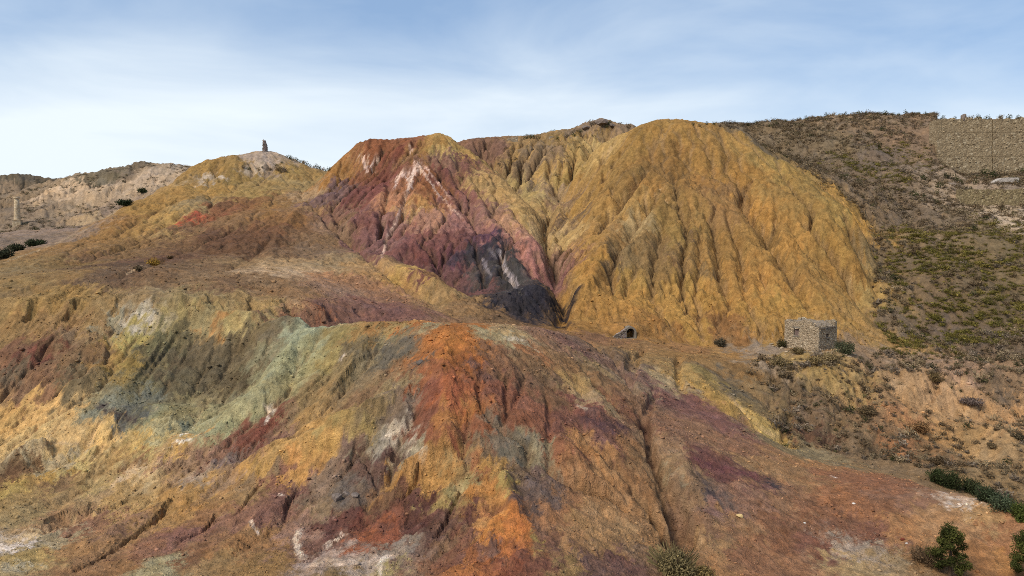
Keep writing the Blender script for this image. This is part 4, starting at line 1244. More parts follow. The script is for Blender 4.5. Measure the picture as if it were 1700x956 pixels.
V, Fq = slab(4, hW + 2.0, 1.2, .5, (), lambda xs: .6 * fbm(xs / 3, xs * 0, 2, 66) - .5, .06, 67)
sw = link('side_panel', mesh('side_panel', V, Fq, M_wall), side, (-.05, 4.2, 0)); sw.rotation_euler = (0, 0, -math.pi / 2)
pxl = LOW_Y / F
hL = LOW_ZT - LOW_ZB
terrace_wall('terrace_wall', 'low yellowish stone terrace wall below the tall retaining wall', LOW_X0, LOW_Y, LOW_ZB - 1.8,
             [(0, 45 * pxl), (46 * pxl, 150 * pxl), (151 * pxl, 300 * pxl)], [(0, 1.8 + hL, 0)], 1.2, M_low, M_ston2, 80, .6, .02)
blk = cast(1672, 304)
V, Fq = slab(6.6, 1.9, 2.2, .3, (), lambda xs: -1.2 * np.clip((2.2 - xs) / 2.2, 0, 1) - .05 * np.abs(rr.standard_normal(len(xs))), .03, 91)
bo = link('concrete_block', mesh('concrete_block', V, Fq, M_white), None, (blk[0] - 3.4, blk[1], blk[2] - .35))
tag(bo, 'pale low concrete ruin standing on the terrace at right edge', 'ruin')

# ------------------------------------------------------------------ ruined tower, chimney, ruins on the rim
tw = cast(440, 251.5)
tr = empty('ruined_tower', (tw[0], tw[1], tw[2] - .5))
tag(tr, 'dark broken stub of a round stone tower on the left summit', 'tower')
TV, TF = [], []
na, nh = 18, 14
def tower_top(t):        # highest at the left, broken away to the right
    return 4.1 - 2.0 * max(0, math.cos(t)) ** 1.3 + .12 * math.sin(5 * t)
for sh, rad in ((0, 1.0), (1, .55)):
    for j in range(nh + 1):
        for k in range(na):
            t = 2 * math.pi * k / na
            h = tower_top(t) * j / nh
            R_ = (rad * .78 - .012 * h * 4 * rad) * (1 + .035 * rr.standard_normal())
            TV.append((R_ * math.cos(t), R_ * math.sin(t), h))
o2 = (nh + 1) * na
for j in range(nh):
    for k in range(na):
        k2 = (k + 1) % na
        TF.append((j * na + k, j * na + k2, (j + 1) * na + k2, (j + 1) * na + k))
        TF.append((o2 + j * na + k, o2 + (j + 1) * na + k, o2 + (j + 1) * na + k2, o2 + j * na + k2))
for k in range(na):
    k2 = (k + 1) % na
    TF.append((nh * na + k, nh * na + k2, o2 + nh * na + k2, o2 + nh * na + k))
link('shaft', mesh('tower_shaft', TV, TF, M_tower), tr)
st = []
for q in range(140):
    t, hf = rr.uniform(0, 2 * math.pi), rr.uniform(0, .96)
    st.append((.77 * math.cos(t), .77 * math.sin(t), tower_top(t) * hf, .12, .12, .09))
tag(link('rubble_stone', stones_mesh('tower_stones', st, M_ston3), tr), kind='stuff')

def lathe(prof, n=20):
    V = [(r_ * math.cos(2 * math.pi * k / n), r_ * math.sin(2 * math.pi * k / n), z) for (r_, z) in prof for k in range(n)]
    Fq = [(j * n + k, j * n + (k + 1) % n, (j + 1) * n + (k + 1) % n, (j + 1) * n + k) for j in range(len(prof) - 1) for k in range(n)]
    Fq.append(tuple(range((len(prof) - 1) * n, len(prof) * n)))
    return V, Fq
cw = cast(29, 373)
ch = empty('mine_chimney', (cw[0], cw[1], cw[2] - .4), math.radians(20))
tag(ch, 'tapering pale brick mine chimney on a square plinth, far left', 'chimney')
v, f = box(-1.35, 1.35, -1.35, 1.35, -.8, 2.0)
link('plinth', mesh('chimney_plinth', v, f, M_brick), ch)
v, f = box(-1.5, 1.5, -1.5, 1.5, 2.0, 2.25)
link('ledge', mesh('chimney_ledge', v, f, M_brick), ch)
v, f = lathe([(1.12, 2.25), (1.02, 4.5), (.92, 7), (.84, 10.2)])
link('shaft', mesh('chimney_shaft', v, f, M_brick, True), ch)
v, f = lathe([(.84, 10.19), (1.08, 10.32), (1.1, 10.6), (1.0, 10.7), (1.0, 11.05), (.7, 11.06), (.68, 10.4)])
link('crown', mesh('chimney_crown', v, f, M_brick), ch)

def rim_ruin(u, v_, w, h0, h1, d, label, seed, name='ruined_wall'):
    p = cast(u, v_)
    V, Fq = slab(w, h1, d, .18, (), lambda xs: (h0 - h1) * (1 - xs / w) + .04 * rr.standard_normal(len(xs)), .03, seed)
    o = link(name, mesh(name, V, Fq, M_house), None, (p[0] - w / 2, p[1] + .3, p[2] - .35))
    tag(o, label, 'ruin')
    return o
rim_ruin(851, 237, 3.2, 1.6, 2.4, 2.0, 'small block of ruined wall with slanting top on the saddle skyline', 51)
rim_ruin(915.5, 231, 1.2, 1.3, 1.4, 1.0, 'tiny square masonry stub on the skyline left of the rocky knoll', 52, 'masonry_stub')

# ------------------------------------------------------------------ boulders
def boulder(p, s, mat, label, seed, group=None, name='boulder', cat='rock'):
    r = np.random.default_rng(seed)
    V, T = ICO_V.copy(), [tuple(t) for t in ICO_F]
    for _ in range(2):                                  # subdivide, then knock into shape
        V = list(map(tuple, V)); ed = {}; NT = []
        def mid(a, b):
            k_ = (min(a, b), max(a, b))
            if k_ not in ed:
                m_ = (np.array(V[a]) + np.array(V[b])) / 2; ed[k_] = len(V); V.append(tuple(m_ / np.linalg.norm(m_)))
            return ed[k_]
        for (a, b, c) in T:
            ab, bc, ca = mid(a, b), mid(b, c), mid(c, a)
            NT += [(a, ab, ca), (b, bc, ab), (c, ca, bc), (ab, bc, ca)]
        T = NT
    V = np.array(V)
    for _ in range(9):
        n = r.standard_normal(3); n /= np.linalg.norm(n); d = r.uniform(.45, .85)
        ex = np.maximum(V @ n - d, 0)
        V = V - .9 * ex[:, None] * n
    V = V * (1 + .04 * r.standard_normal((len(V), 1))) * np.array(s)
    o = link(name, mesh(name, V, T, mat), None, (p[0], p[1], p[2] + s[2] * .35))
    tag(o, label, cat, group)
    return o
boulder(cast(998, 206) , (2.2, 1.8, 1.3), M_rock, 'large grey rock crowning the knoll on the skyline', 1)
boulder(cast(974, 213), (1.4, 1.3, .8), M_rock, 'grey rock on the left shoulder of the skyline knoll', 2)
boulder(cast(1016, 210), (1.3, 1.2, .8), M_rock, 'grey rock on the right shoulder of the skyline knoll', 3)
boulder(cast(1599, 196), (.95, .8, 1.5), M_rock, 'pointed grey rock sticking up on top of the tall retaining wall', 4)
M_rust = plain_mat('rusty_rock', '7a4030', .3, 4)
M_chalk = plain_mat('chalky_rock', 'd8d0c4', .15, 4)
boulder(cast(1498, 897), (.22, .16, .15), M_rust, 'small rust red rock lying on the plain left of the green tree', 5)
boulder(cast(1505, 902), (.1, .07, .06), M_chalk, 'little white stone beside the rust red rock', 6)
boulder(cast(1417, 837), (.16, .12, .1), M_chalk, 'white stone lying alone on the brown plain', 7)
boulder(cast(1336, 869), (.12, .09, .07), M_chalk, 'small white stone on the plain below the dark stains', 8)
boulder(cast(1228, 858), (.3, .22, .17), plain_mat('ochre_lump', 'd0b078', .15, 4), 'pale yellow lump of rock right of the gorge', 9)
boulder(cast(697, 603), (.45, .4, .32), plain_mat('dark_outcrop', '665c54', .3, 3), 'dark grey rock nub on the orange spur', 11)
for k, (u, v_, s) in enumerate(((560, 828, .5), (575, 822, .42), (590, 824, .35))):
    boulder(cast(u, v_), (s, s * .8, s * .7), M_rock, ('grey rock, leftmost of three below the purple bank', 'grey rock, middle of three below the purple bank', 'grey rock, rightmost of three below the purple bank')[k], 12 + k, 'grey rocks below the purple bank')

# ------------------------------------------------------------------ plants
def leaf_cloud(n, rx, ry, rz, size, r, hollow=.55, base=0.0, lumps=7, droop=.0, long=1.0):
    """n leaf-sized triangles spread through an uneven crown made of lumps; centre of the base at the origin"""
    L = r.standard_normal((lumps, 3)); L /= np.linalg.norm(L, axis=1, keepdims=True)
    L[:, 2] = np.abs(L[:, 2]) * .9
    L = L * r.uniform(.25, .62, (lumps, 1)); R = r.uniform(.34, .6, lumps)
    k = r.integers(0, lumps, n)
    d = r.standard_normal((n, 3)); d /= np.linalg.norm(d, axis=1, keepdims=True)
    P = L[k] + d * (R[k] * (hollow + (1 - hollow) * r.random(n)))[:, None]
    P[:, 2] = np.abs(P[:, 2] + .18)
    P = P * np.array([rx, ry, rz]) + np.array([0, 0, base])
    u = r.standard_normal((n, 3)); u /= np.linalg.norm(u, axis=1, keepdims=True)
    w = np.cross(u, d); w /= np.linalg.norm(w, axis=1, keepdims=True) + 1e-6
    s = size * r.uniform(.6, 1.4, (n, 1))
    V = np.stack([P + u * s * long, P - u * s * .5 * long + w * s * .55, P - u * s * .5 * long - w * s * .55], 1)
    T = np.arange(3 * n).reshape(n, 3)
    return V.reshape(-1, 3), T

def blades(n, rad, h, r, width=.03, spread=.9):
    """upright dry grass or twig sprays from the root"""
    a = r.uniform(0, 2 * math.pi, n); t = np.sqrt(r.random(n)) * spread
    hh = h * r.uniform(.5, 1.05, n)
    b = np.stack([.25 * rad * np.cos(a) * r.random(n), .25 * rad * np.sin(a) * r.random(n), np.zeros(n)], 1)
    e = np.stack([rad * t * np.cos(a), rad * t * np.sin(a), hh * (1 - .35 * t * t)], 1)
    s = np.stack([-np.sin(a), np.cos(a), np.zeros(n)], 1) * width
    V = np.stack([b - s * .6, b + s * .6, e], 1)
    V2 = np.stack([(b + e) / 2 - s, e + s * .8, e - s * .4 + np.array([0, 0, .05 * h])], 1)
    V = np.concatenate([V, V2])
    return V.reshape(-1, 3), np.arange(len(V) * 3).reshape(-1, 3)

def stems(n, h, rad, thick, r):
    V, T = [], []
    for k in range(n):
        a = r.uniform(0, 2 * math.pi); tip = np.array([rad * math.cos(a) * r.uniform(.3, .8), rad * math.sin(a) * r.uniform(.3, .8), h * r.uniform(.5, .85)])
        b = np.array([.06 * math.cos(a), .06 * math.sin(a), -.15])
        o = len(V)
        for (p, t) in ((b, thick), ((b + tip) / 2 + np.array([0, 0, .08 * h]), thick * .7), (tip, thick * .25)):
            for q in range(4):
                V.append(p + t * np.array([math.cos(q * math.pi / 2), math.sin(q * math.pi / 2), 0]))
        for s in range(2):
            for q in range(4):
                A, B = o + s * 4 + q, o + s * 4 + (q + 1) % 4
                T += [(A, B, B + 4), (A, B + 4, A + 4)]
    return np.array(V), np.array(T)

def tint_of(h, n, r, var=.12):
    return np.clip(np.array(alb(h)[:3])[None] * (1 + var * r.standard_normal((n, 1))), .004, .8)

DRY = ['7c6c54', '705e46', '88765a', '766858', '6a5842']
OLV = ['726832', '7c6e38', '665e32']
GRN = ['48482c', '4e4e32', '404228']
def proto_mesh(kind, seed, col):
    r = np.random.default_rng(seed)
    if kind == 'dry':
        V, T = leaf_cloud(70, 1, 1, .8, .13, r, .5, long=1.5)
        V2, T2 = blades(22, 1.0, .95, r, .03)
    elif kind == 'olive':
        V, T = leaf_cloud(60, 1, 1, .55, .14, r, .5, long=1.4)
        V2, T2 = blades(34, 1.0, .8, r, .035)
    else:
        V, T = leaf_cloud(110, 1, 1, .95, .13, r, .6)
        V2, T2 = blades(6, .6, .6, r, .03)
    V = np.concatenate([V, V2]); T = np.concatenate([T, T2 + len(V) - len(V2)])
    return V, T

PROTO = {}
for kind, cols in (('dry', DRY), ('olive', OLV), ('green', GRN)):
    for k, c in enumerate(cols):
        V, T = proto_mesh(kind, 900 + 17 * k + len(kind), c)
        PROTO[kind, k] = (V, T, c)
PROTO_ME = {}
def shrub_data(kind, k):
    if (kind, k) not in PROTO_ME:
        V, T, c = PROTO[kind, k]
        PROTO_ME[kind, k] = tri_mesh(kind + '_shrub', V, T, M_twig if kind == 'dry' else M_leaf, tint_of(c, len(V), np.random.default_rng(k), .05) * 1.2)
    return PROTO_ME[kind, k]

def shrub(p, rad, h, kind, k, label, group, name, rz=None):
    o = link(name, shrub_data(kind, k % len({'dry': DRY, 'olive': OLV, 'green': GRN}[kind])), None, (p[0], p[1], p[2] - .06 * h))
    o.scale = (rad, rad * random.uniform(.85, 1.15), h)
    o.rotation_euler = (0, 0, random.uniform(0, 6.28) if rz is None else rz)
    tag(o, label, 'shrub', group)
    return o

def bush(name, u, v_, wpx, hpx, col, n, label, leaf=.09, kind='leaf', nst=9, cat='bush', hollow=.5):
    """a bush big enough to show parts: foliage and stems"""
    p = cast(u, v_)
    s = p[1] / F
    rad, h = wpx * s / 2, hpx * s
    r = np.random.default_rng(int(u * 7 + v_))
    root = empty(name, (p[0], p[1], p[2] - .05), r.uniform(0, 6))
    tag(root, label, cat)
    V, T = leaf_cloud(n, rad, rad * .9, h * .86, leaf, r, hollow, lumps=11, long=1.5 if kind == 'twig' else 1.0)
    V2, T2 = blades(int(n * .05), rad * .95, h * .95, r, leaf * .2)
    V = np.concatenate([V, V2]); T = np.concatenate([T, T2 + len(V) - len(V2)])
    tint = tint_of(col, len(V), r, .0) * np.array([1.08, 1.0, .78]) * (1.55 if kind == 'twig' else 1.25) * (np.repeat(1 + .22 * r.standard_normal((len(V) // 3, 1)), 3, 0)).clip(.5, 1.6)
    link('foliage', tri_mesh(name + '_foliage', V, T, M_leaf if kind == 'leaf' else M_twig, tint), root)
    V, T = stems(nst, h, rad, max(.02, rad * .03), r)
    link('stem', tri_mesh(name + '_stems', V, T, M_stem), root)
    return root

bush('round_shrub', 1195, 574, 25, 17, '4c463e', 900, 'round dark shrub alone on the yellow bench left of the stone hut', .10, 'twig')
bush('evergreen_bush', 1401, 586, 42, 27, '4e5444', 1500, 'large grey green bush against the right side of the stone hut', .11)
bush('evergreen_bush', 1299, 576, 27, 17, '48442e', 900, 'dark olive bush at the left corner of the stone hut', .10)
bush('dry_bush', 1325, 587, 34, 13, '6c604a', 700, 'low dry brush along the foot of the hut under its left window', .10, 'twig')
bush('dry_bush', 1352, 603, 36, 15, '74664e', 800, 'straw brown brush in front of the near corner of the hut', .10, 'twig')
bush('dry_bush', 1380, 600, 40, 20, '6c604c', 900, 'dry brush between the hut corner and the grey green bush', .10, 'twig')
bush('dry_bush', 1290, 606, 46, 18, '665a46', 900, 'dry brush on the bank below the dark olive bush', .10, 'twig')
bush('dry_bush', 1118, 950, 108, 50, '5c5440', 5200, 'big dry grey bush at the mouth of the gorge, bottom of the picture', .07, 'twig', 22)
bush('dry_bush', 1170, 960, 60, 26, '66593f', 1600, 'smaller dry bush touching the right side of the big gorge bush', .07, 'twig', 12)
bush('dry_bush', 1540, 935, 60, 36, '54463a', 1800, 'dark leafless bush at the left foot of the green tree', .06, 'twig', 14)
for k, (u, v_, w, h, c, lb) in enumerate((
        (1556, 802, 44, 30, '37402a', 'leftmost dark green bush of the thicket beside the plain'),
        (1583, 812, 50, 36, '343c28', 'tallest dark green bush of the thicket beside the plain'),
        (1612, 818, 44, 30, '3a4230', 'dark green bush, third from left in the thicket'),
        (1638, 832, 46, 32, '3a4434', 'dark green bush in the middle of the thicket behind the white patch'),
        (1665, 846, 50, 32, '465042', 'bluish green bush towards the right end of the thicket'),
        (1694, 862, 44, 34, '48522c', 'lighter green bush at the right edge, end of the thicket'))):
    bush('thicket_bush', u, v_, w, h, c, 2200, lb, .085)
for k, (u, v_, w, h, c, lb) in enumerate((
        (209, 341, 34, 12, '2f3a2a', 'wide dark green bush behind the yellow ridge, far left hill'),
        (236, 320, 20, 11, '38412e', 'small dark green bush uphill of the wide bush, far left hill'),
        (58, 408, 42, 15, '343c2c', 'dark green bush behind the ridge near the left edge'),
        (30, 416, 34, 15, '3e4234', 'grey green bush left of the dark bush near the left edge'),
        (8, 428, 36, 20, '3a3e34', 'dark bush cut by the left edge of the picture'))):
    bush('hillside_bush', u, v_, w, h, c, 900, lb, .22)
bush('grass_tussock', 256, 440, 38, 14, '94783e', 700, 'golden dry grass tussock on the brown slope', .12, 'twig')
bush('dry_bush', 228, 448, 17, 10, '5c5044', 400, 'grey dry bush left of the golden tussock', .12, 'twig')
bush('dry_bush', 283, 429, 14, 6, '544434', 300, 'small dark bush right of the golden tussock', .10, 'twig')
bush('dry_bush', 1611, 672, 46, 15, '5c5254', 1200, 'purplish grey low bush on the sandy shrub slope', .10, 'twig')
bush('dry_bush', 1549, 632, 40, 20, '665842', 1100, 'brown bush on the bank above the purplish bush', .10, 'twig')
bush('dry_bush', 1560, 770, 38, 16, '4e4236', 900, 'dark brown bush directly above the thicket', .09, 'twig')
bush('dry_bush', 1688, 728, 28, 14, '4a443a', 700, 'dark shrub at right edge above the thicket', .09, 'twig')
bush('dry_bush', 1646, 742, 26, 10, '584c3e', 500, 'brown shrub left of the dark shrub at the right edge', .09, 'twig')
bush('dry_bush', 1525, 715, 44, 24, '66503c', 1200, 'rusty brown bush on the orange bank', .09, 'twig')
bush('dry_bush', 1440, 690, 40, 20, '5c5040', 1000, 'dark brush in the hollow left of the orange bank', .09, 'twig')
bush('dry_bush', 1330, 560, 10, 5, '5c5a3c', 120, 'tiny weed tuft by the hut wall', .08, 'twig')

# two evergreen trees on the plain: trunk, limbs and crown
def tree(u, v_, wpx, hpx, label, seed, n=12000):
    p = cast(u, v_); s = p[1] / F
    rad, h = wpx * s / 2, hpx * s
    r = np.random.default_rng(seed)
    root = empty('evergreen_tree', (p[0], p[1], p[2] - .1))
    tag(root, label, 'tree')
    V, Fq = lathe([(.13, 0), (.11, h * .25), (.08, h * .55), (.03, h * .92)], 8)
    link('trunk', mesh('tree_trunk', V, Fq, M_stem), root)
    LV, LT, CVx, CT, ct = [], [], [], [], []
    nb, nl = 26, 0
    for k in range(nb):
        f = (k + .5) / nb
        z = h * (.14 + .8 * f); a = k * 2.4 + r.uniform(-.4, .4)
        reach = rad * (1.0 - .72 * f ** 1.3) * r.uniform(.7, 1.15) * (.75 + .25 * min(1, f * 6))
        tip = np.array([reach * math.cos(a), reach * math.sin(a), z + .22 * reach])
        b = np.array([0, 0, z - .12 * reach])
        sv, stt = stems(1, 1, 1, .01, r)
        o = len(LV)
        for (q, t) in ((b, .04), (tip * .92, .012)):
            for w in range(4):
                LV.append(q + t * np.array([math.cos(w * 1.57), math.sin(w * 1.57), 0]))
        for w in range(4):
            A, B = o + w, o + (w + 1) % 4
            LT += [(A, B, B + 4), (A, B + 4, A + 4)]
        m = int(n / nb)
        cl = rad * r.uniform(.34, .5)
        v1, t1 = leaf_cloud(m, cl * 1.1, cl * 1.1, cl * 1.2, .055, r, .35, lumps=5, long=1.3)
        v1 = v1 + (b * .25 + tip * .75) - np.array([0, 0, cl * .5])
        CT.append(t1 + nl); CVx.append(v1); nl += len(v1)
        ct.append(tint_of(['56592c', '484c26', '626432'][k % 3], len(v1) // 3, r, .2).repeat(3, 0))
    link('limb', tri_mesh('tree_limbs', np.array(LV), np.array(LT), M_stem), root)
    link('crown', tri_mesh('tree_crown', np.concatenate(CVx), np.concatenate(CT), M_leaf, np.concatenate(ct)), root)
tree(1577, 958, 66, 92, 'bushy evergreen tree standing on the plain at bottom right', 5)
tree(1706, 962, 70, 84, 'evergreen tree cut by the right edge of the picture, bottom corner', 6)

NUM = ['leftmost', 'second', 'third', 'fourth', 'fifth', 'sixth', 'seventh', 'eighth', 'ninth', 'tenth', 'eleventh', 'twelfth', 'thirteenth', 'fourteenth', 'fifteenth', 'sixteenth', 'seventeenth', 'eighteenth', 'nineteenth', 'twentieth', 'twenty-first', 'twenty-second', 'twenty-third', 'twenty-fourth', 'twenty-fifth']
def nth(k, n):
    if n > 2 and k == n - 1:
        return 'rightmost'
    return NUM[k] if k == 0 else (NUM[k] if k < len(NUM) else 'far') + ' from left'
# ---- shrubs along the skylines
def row(points, label, group, name='skyline_shrub', cols=('green', 'dry')):
    points = sorted(points)
    for k, (u, v_, w) in enumerate(points):
        p = cast(u, v_)
        s = p[1] / F
        shrub(p, w * s * .8, w * s * 1.05, cols[k % len(cols)], k, nth(k, len(points)) + ' ' + label, group, name)
sk = [(476 + 5.5 * k, 262 + 1.62 * k, 5 + (k * 7) % 4) for k in range(14)]
row(sk, 'shrub of the skyline row right of the ruined tower', 'shrubs right of the tower', cols=('green', 'green', 'dry'))
row([(404, 279, 7), (413, 282, 6), (430, 283, 8), (449, 283, 6), (462, 283, 12), (473, 285, 10), (458, 276, 5), (468, 271, 5), (436, 279, 4)], 'small shrub on the pale scree below the ruined tower', 'shrubs below the tower', cols=('dry', 'green'))
row([(874, 230, 8), (882, 230, 9), (889, 229, 9), (896, 230, 7), (941, 228, 8), (951, 226, 8), (963, 220, 7), (982, 208, 9), (1012, 207, 9), (1043, 213, 10), (925, 231, 6), (1006, 212, 7)], 'skyline shrub between the red peak and yellow summit', 'shrubs on the saddle', cols=('green', 'green', 'dry'))
row([(1150 + 11.5 * k, 208 + 2.2 * math.sin(k * 1.9), 6 + (k * 5) % 5) for k in range(13)], 'skyline shrub just right of the yellow summit', 'shrubs right of the yellow summit', cols=('green', 'dry', 'green'))
row([(1305 + 11 * k, 203 - min(13, k * 1.6) + 1.5 * math.sin(k * 2.7), 5 + (k * 5) % 4) for k in range(23)], 'small shrub along the skyline of the right hill', 'shrubs on the right skyline', cols=('green', 'dry', 'olive'))
row([(1612, 196, 9), (1624, 196, 9), (1638, 196, 8), (1661, 197, 10), (1676, 197, 9), (1690, 197, 8), (1566, 195, 7), (1585, 196, 6)], 'dark shrub on top of the tall retaining wall', 'shrubs on top of the wall', cols=('green', 'green', 'dry'))
row([(1572, 296, 11), (1584, 300, 13), (1596, 305, 10), (1560, 312, 11), (1555, 322, 9), (1608, 304, 11), (1634, 290, 13), (1650, 295, 15), (1664, 292, 14), (1695, 288, 12), (1543, 330, 9), (1552, 334, 8), (1533, 328, 8), (1620, 306, 11), (1568, 305, 9), (1528, 333, 7), (1518, 320, 7)], 'shrub on the terrace between the two stone walls', 'shrubs between the stone walls', cols=('green', 'green', 'green', 'dry'))

# ---- the scrub that covers the right hillside and the bank below the hut
def grid_at(field, x, y):
    i = np.clip(np.searchsorted(AC, x / y), 0, NC - 1); j = np.clip(np.searchsorted(YR, y), 0, NR - 1)
    return field[j, i]
def project(P):
    d = P - CAM
    f = d[:, 1] * math.cos(PITCH) - d[:, 2] * math.sin(PITCH); up = d[:, 1] * math.sin(PITCH) + d[:, 2] * math.cos(PITCH)
    return 850 + F * d[:, 0] / f, 478 - F * up / f
RUNMAX = np.maximum.accumulate(np.where(YR[:, None] > 30, (Z - CAM[2]) / YR[:, None], -9), 0)
def in_view(P, m=30):
    u, v_ = project(P)
    t = (P[:, 2] + .5 - CAM[2]) / P[:, 1]
    return (u > -m) & (u < 1700 + m) & (v_ < 956 + m) & (t >= grid_at(RUNMAX, P[:, 0], P[:, 1] - 1.0) - .002)
OLC = [cast(u, v_) for u, v_ in ((1420, 275), (1460, 290), (1500, 262), (1520, 390), (1580, 400), (1640, 400), (1690, 390), (1560, 430), (1620, 440), (1680, 470), (1580, 510), (1640, 540), (1690, 520), (1520, 440), (1470, 560), (1560, 550))]
OLC = np.array(OLC)
r = np.random.default_rng(77)
cand = []
# hillside
N0 = 74000
y = r.uniform(100, 246, N0); a = r.uniform(.22, .82, N0); keep = r.random(N0) < (y / 246)
x, y = (a * y)[keep], y[keep]
scrub_area = world_poly([(1205, 212), (1300, 264), (1390, 322), (1443, 372), (1452, 440), (1446, 520), (1480, 570), (1560, 600), (1730, 600), (1730, 330), (1730, 290)])
scrub_area = np.concatenate([scrub_area, [(175, 205), (175, 238), (70, 242)]])
ok = inside(x, y, scrub_area) & ~((y > WALL_Y - 2.4) & (y < WALL_Y + 14) & (x > WALL_X0 - 1)) & ~((np.abs(y - LOW_Y) < 1.9) & (x > LOW_X0 - 1))
ok &= r.random(len(x)) < np.clip(.58 + 1.0 * perlin(x / 8, y / 8, 801) + .6 * perlin(x / 3, y / 3, 802), .04, 1)
x, y = x[ok], y[ok]
z = ground_z(x, y)
P1 = np.stack([x, y, z], 1); P1 = P1[in_view(P1)]
# bank below the hut
N0 = 15000
lo, hi = bank.min(0), bank.max(0)
x, y = r.uniform(lo[0], hi[0], N0), r.uniform(lo[1], hi[1], N0)
ok = inside(x, y, bank) & (np.hypot(x - HOUSE[0], y - HOUSE[1]) > 5.2)
dn = .62 + 1.0 * perlin(x / 5, y / 5, 811) + .4 * perlin(x / 1.7, y / 1.7, 812)
sand = np.zeros(len(x))
for (u, v_, rd) in ((1600, 690, 9), (1660, 700, 8), (1560, 730, 6), (1690, 690, 8), (1580, 655, 5), (1520, 650, 4), (1620, 740, 6)):
    q = cast(u, v_); sand = np.maximum(sand, np.clip(1.4 - np.hypot(x - q[0], y - q[1]) / rd, 0, 1))
ok &= r.random(len(x)) < np.clip(dn, .03, 1) * (1 - .85 * sand)
x, y = x[ok], y[ok]
P2 = np.stack([x, y, ground_z(x, y)], 1); P2 = P2[in_view(P2)]
P = np.concatenate([P1, P2])
def thin(P, dmin):
    """keep points at least dmin apart (cell hash)"""
    seen, out = {}, []
    for k, (px_, py_, _) in enumerate(P.tolist()):
        c = (int(px_ / dmin), int(py_ / dmin))
        if c in seen:
            continue
        seen[c] = 1; out.append(k)
    return P[out]
P = thin(P, .85)
dol = np.min(np.hypot(P[:, None, 0] - OLC[None, :, 0], P[:, None, 1] - OLC[None, :, 1]), 1)
olive = (dol + 2.5 * r.standard_normal(len(P))) < 7
rad = (.28 + .75 * r.random(len(P)) ** 1.6) * np.where(r.random(len(P)) < .10, 1.5, 1.0)
inb = inside(P[:, 0], P[:, 1], bank)
rad = np.where(inb, rad * np.where(r.random(len(P)) < .22, 1.25, .72), rad * 1.2)
hgt = rad * r.uniform(.8, 1.15, len(P))
kind = np.where(olive, 'olive', np.where(r.random(len(P)) < .07, 'green', 'dry'))
app = rad / P[:, 1]
order = np.argsort(-app)
quota = {'dry': 170, 'olive': 80, 'green': 45}
MARKS = [((1345, 615), 'just below the stone hut'), ((1290, 650), 'on the bank left below the hut'), ((1420, 620), 'on the bank right of the hut'), ((1340, 700), 'above the edge of the brown plain'),
         ((1430, 690), 'in the hollow left of the orange bank'), ((1500, 640), 'uphill of the orange bank'), ((1480, 745), 'below the orange bank'), ((1590, 640), 'above the purplish grey bush'), ((1660, 640), 'above the sandy patch, right edge'),
         ((1600, 720), 'on the sand below the purplish bush'), ((1670, 760), 'between sandy patch and thicket'), ((1600, 780), 'just uphill of the dark thicket'), ((1480, 570), 'on the slope right behind the hut'), ((1560, 560), 'at the right hillside foot'),
         ((1660, 560), 'at the hillside foot near the edge'), ((1480, 460), 'beside the right yellow hill rim'), ((1600, 460), 'halfway up the right hillside'), ((1500, 350), 'high right of the yellow hill'), ((1620, 380), 'below the low terrace wall'), ((1380, 280), 'high behind the yellow hill'), ((1560, 290), 'left of the tall retaining wall')]
HUES = {'dry': ['grey brown', 'dark brown', 'pale tan', 'purplish grey', 'brown'], 'olive': ['olive', 'yellowish olive', 'dark olive'], 'green': ['dark green', 'grey green', 'deep green']}
GRP = {'dry': ('dry scrub shrubs', 'dry_shrub'), 'olive': ('olive scrub shrubs', 'olive_shrub'), 'green': ('green scrub shrubs', 'green_shrub')}
rest, chosen = [], []
PU, PV = project(P)
for q in order:
    k = str(kind[q])
    if quota[k] > 0 and PU[q] > 5 and PU[q] < 1695:
        quota[k] -= 1
        chosen.append(q)
    else:
        rest.append(q)
clus = {}
for q in chosen:
    m = int(np.argmin([(PU[q] - u) ** 2 + (1.5 * (PV[q] - v_)) ** 2 for (u, v_), _ in MARKS])); k = str(kind[q]); h = int(r.integers(0, len(HUES[k])))
    clus.setdefault((m, k, h), []).append(q)
for (m, k, h), qs in clus.items():
    qs.sort(key=lambda q: PU[q])
    for e, q in enumerate(qs):
        lb = f"{HUES[k][h]} shrub {MARKS[m][1]}" if len(qs) == 1 else f"{nth(e, len(qs))} of {HUES[k][h]} shrubs {MARKS[m][1]}"
        shrub(P[q], rad[q], hgt[q], k, h, lb, GRP[k][0], GRP[k][1])
def mass(name, P, rad, hgt, kind, label, cat):
    VV, TT, CC, o = [], [], [], 0
    for q in range(len(P)):
        k = str(kind[q]); n = {'dry': 5, 'olive': 3, 'green': 3}[k]
        V, T, c = PROTO[k, int(r.integers(0, n))]
        far = P[q, 1] > 150
        if far:
            nt = len(T) // 2
            sel = r.choice(len(T), nt, replace=False); V = V.reshape(-1, 3, 3)[sel].reshape(-1, 3) ; T = np.arange(3 * nt).reshape(nt, 3)
        an = r.uniform(0, 6.28); ca, sa = math.cos(an), math.sin(an)
        X = np.empty_like(V)
        fa = 1.25 if far else 1.0
        X[:, 0] = (V[:, 0] * ca - V[:, 1] * sa) * rad[q] * fa + P[q, 0]
        X[:, 1] = (V[:, 0] * sa + V[:, 1] * ca) * rad[q] * fa + P[q, 1]
        X[:, 2] = V[:, 2] * hgt[q] + P[q, 2] - .06 * hgt[q]
        VV.append(X); TT.append(T + o); o += len(X)
        CC.append(np.broadcast_to(np.array(alb(c)[:3]) * r.uniform(.7, 1.25), (len(X), 3)))
    ob = link(name, tri_mesh(name, np.concatenate(VV), np.concatenate(TT), M_twig, np.concatenate(CC)))
    tag(ob, label, cat, kind='stuff')
    return ob
rest = np.array(rest, int)
print('scrub', len(P), 'rest', len(rest))
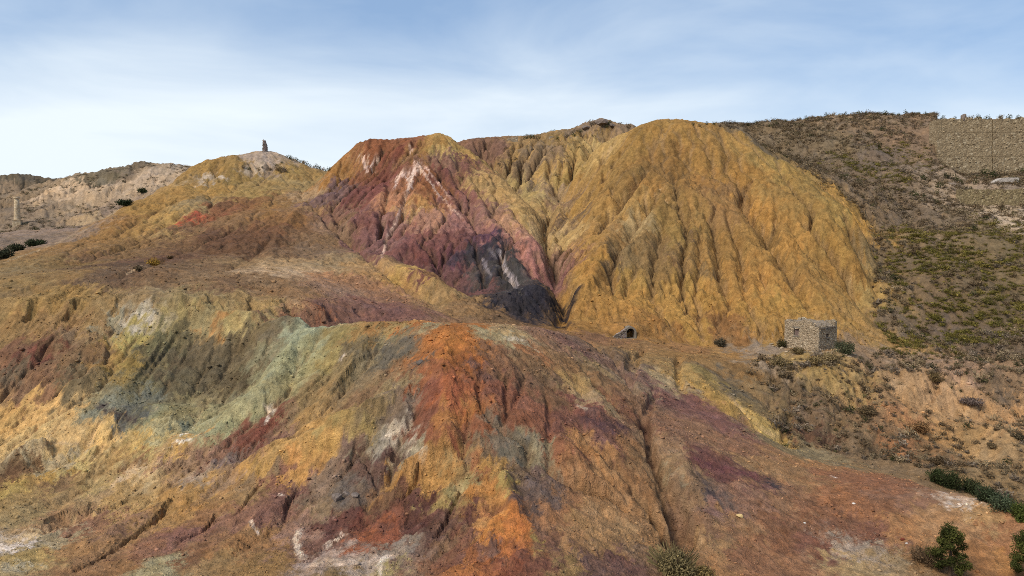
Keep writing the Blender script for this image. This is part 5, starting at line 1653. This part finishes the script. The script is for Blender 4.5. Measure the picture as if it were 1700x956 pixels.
mass('scrub', P[rest], rad[rest], hgt[rest], kind[rest], 'dense dry scrub covering the right hillside', 'scrub')

# ---- sparse scrub elsewhere: far left hills, the brown slope, the rim
N0 = 26000
y = r.uniform(88, 385, N0); a = r.uniform(-.8, .25, N0); x = a * y
wf, ws, wm = grid_at(W_far, x, y), grid_at(W_slope, x, y), grid_at(W_rim, x, y)
dn = wf * np.clip(.25 + .8 * perlin(x / 16, y / 16, 821), 0, 1) + ws * np.clip(-.18 + .55 * perlin(x / 8, y / 8, 822), 0, .5) * (y < 150) + .06 * wm
ok = r.random(N0) < dn
x, y = x[ok], y[ok]
Q = np.stack([x, y, ground_z(x, y)], 1); Q = thin(Q[in_view(Q)], 1.0)
rq = np.where(Q[:, 1] > 180, r.uniform(.6, 1.5, len(Q)), r.uniform(.14, .4, len(Q)))
kq = np.where(r.random(len(Q)) < .35, 'green', 'dry')
print('sparse', len(Q))
mass('sparse_scrub', Q, rq, rq * .7, kq, 'sparse scrub on the left hills and slopes', 'scrub')

# ---- loose stones and clods on the near ground
N0 = 48000
y = 40 * np.exp(r.random(N0) * math.log(115 / 40)); a = r.uniform(-.8, .8, N0); x = a * y
ok = r.random(N0) < np.clip(.35 + .9 * perlin(x / 6, y / 6, 831) + .5 * perlin(x / 1.5, y / 1.5, 832), .02, 1)
x, y = x[ok], y[ok]
S = np.stack([x, y, ground_z(x, y)], 1)
S = S[in_view(S)]
s = .03 + .05 * r.random(len(S)) ** 2 + .13 * r.random(len(S)) ** 16
s = s * np.clip(S[:, 1] / 60, .8, 1.5)
pl = np.concatenate([S + np.array([0, 0, 0.2]) * s[:, None], np.stack([s * r.uniform(.8, 1.4, len(S)), s * r.uniform(.8, 1.4, len(S)), s * r.uniform(.5, .8, len(S))], 1)], 1)
tint = np.clip(grid_at(CV, S[:, 0], S[:, 1]) * r.uniform(.75, 1.5, (len(S), 1)), .01, .75)
print('stones', len(S))
lo_ = link('loose_stones', stones_mesh('loose_stones', pl, M_peb, tint))
tag(lo_, 'loose stones and clods strewn over the slopes', 'stones', kind='stuff')
SC.cycles.use_denoising = False
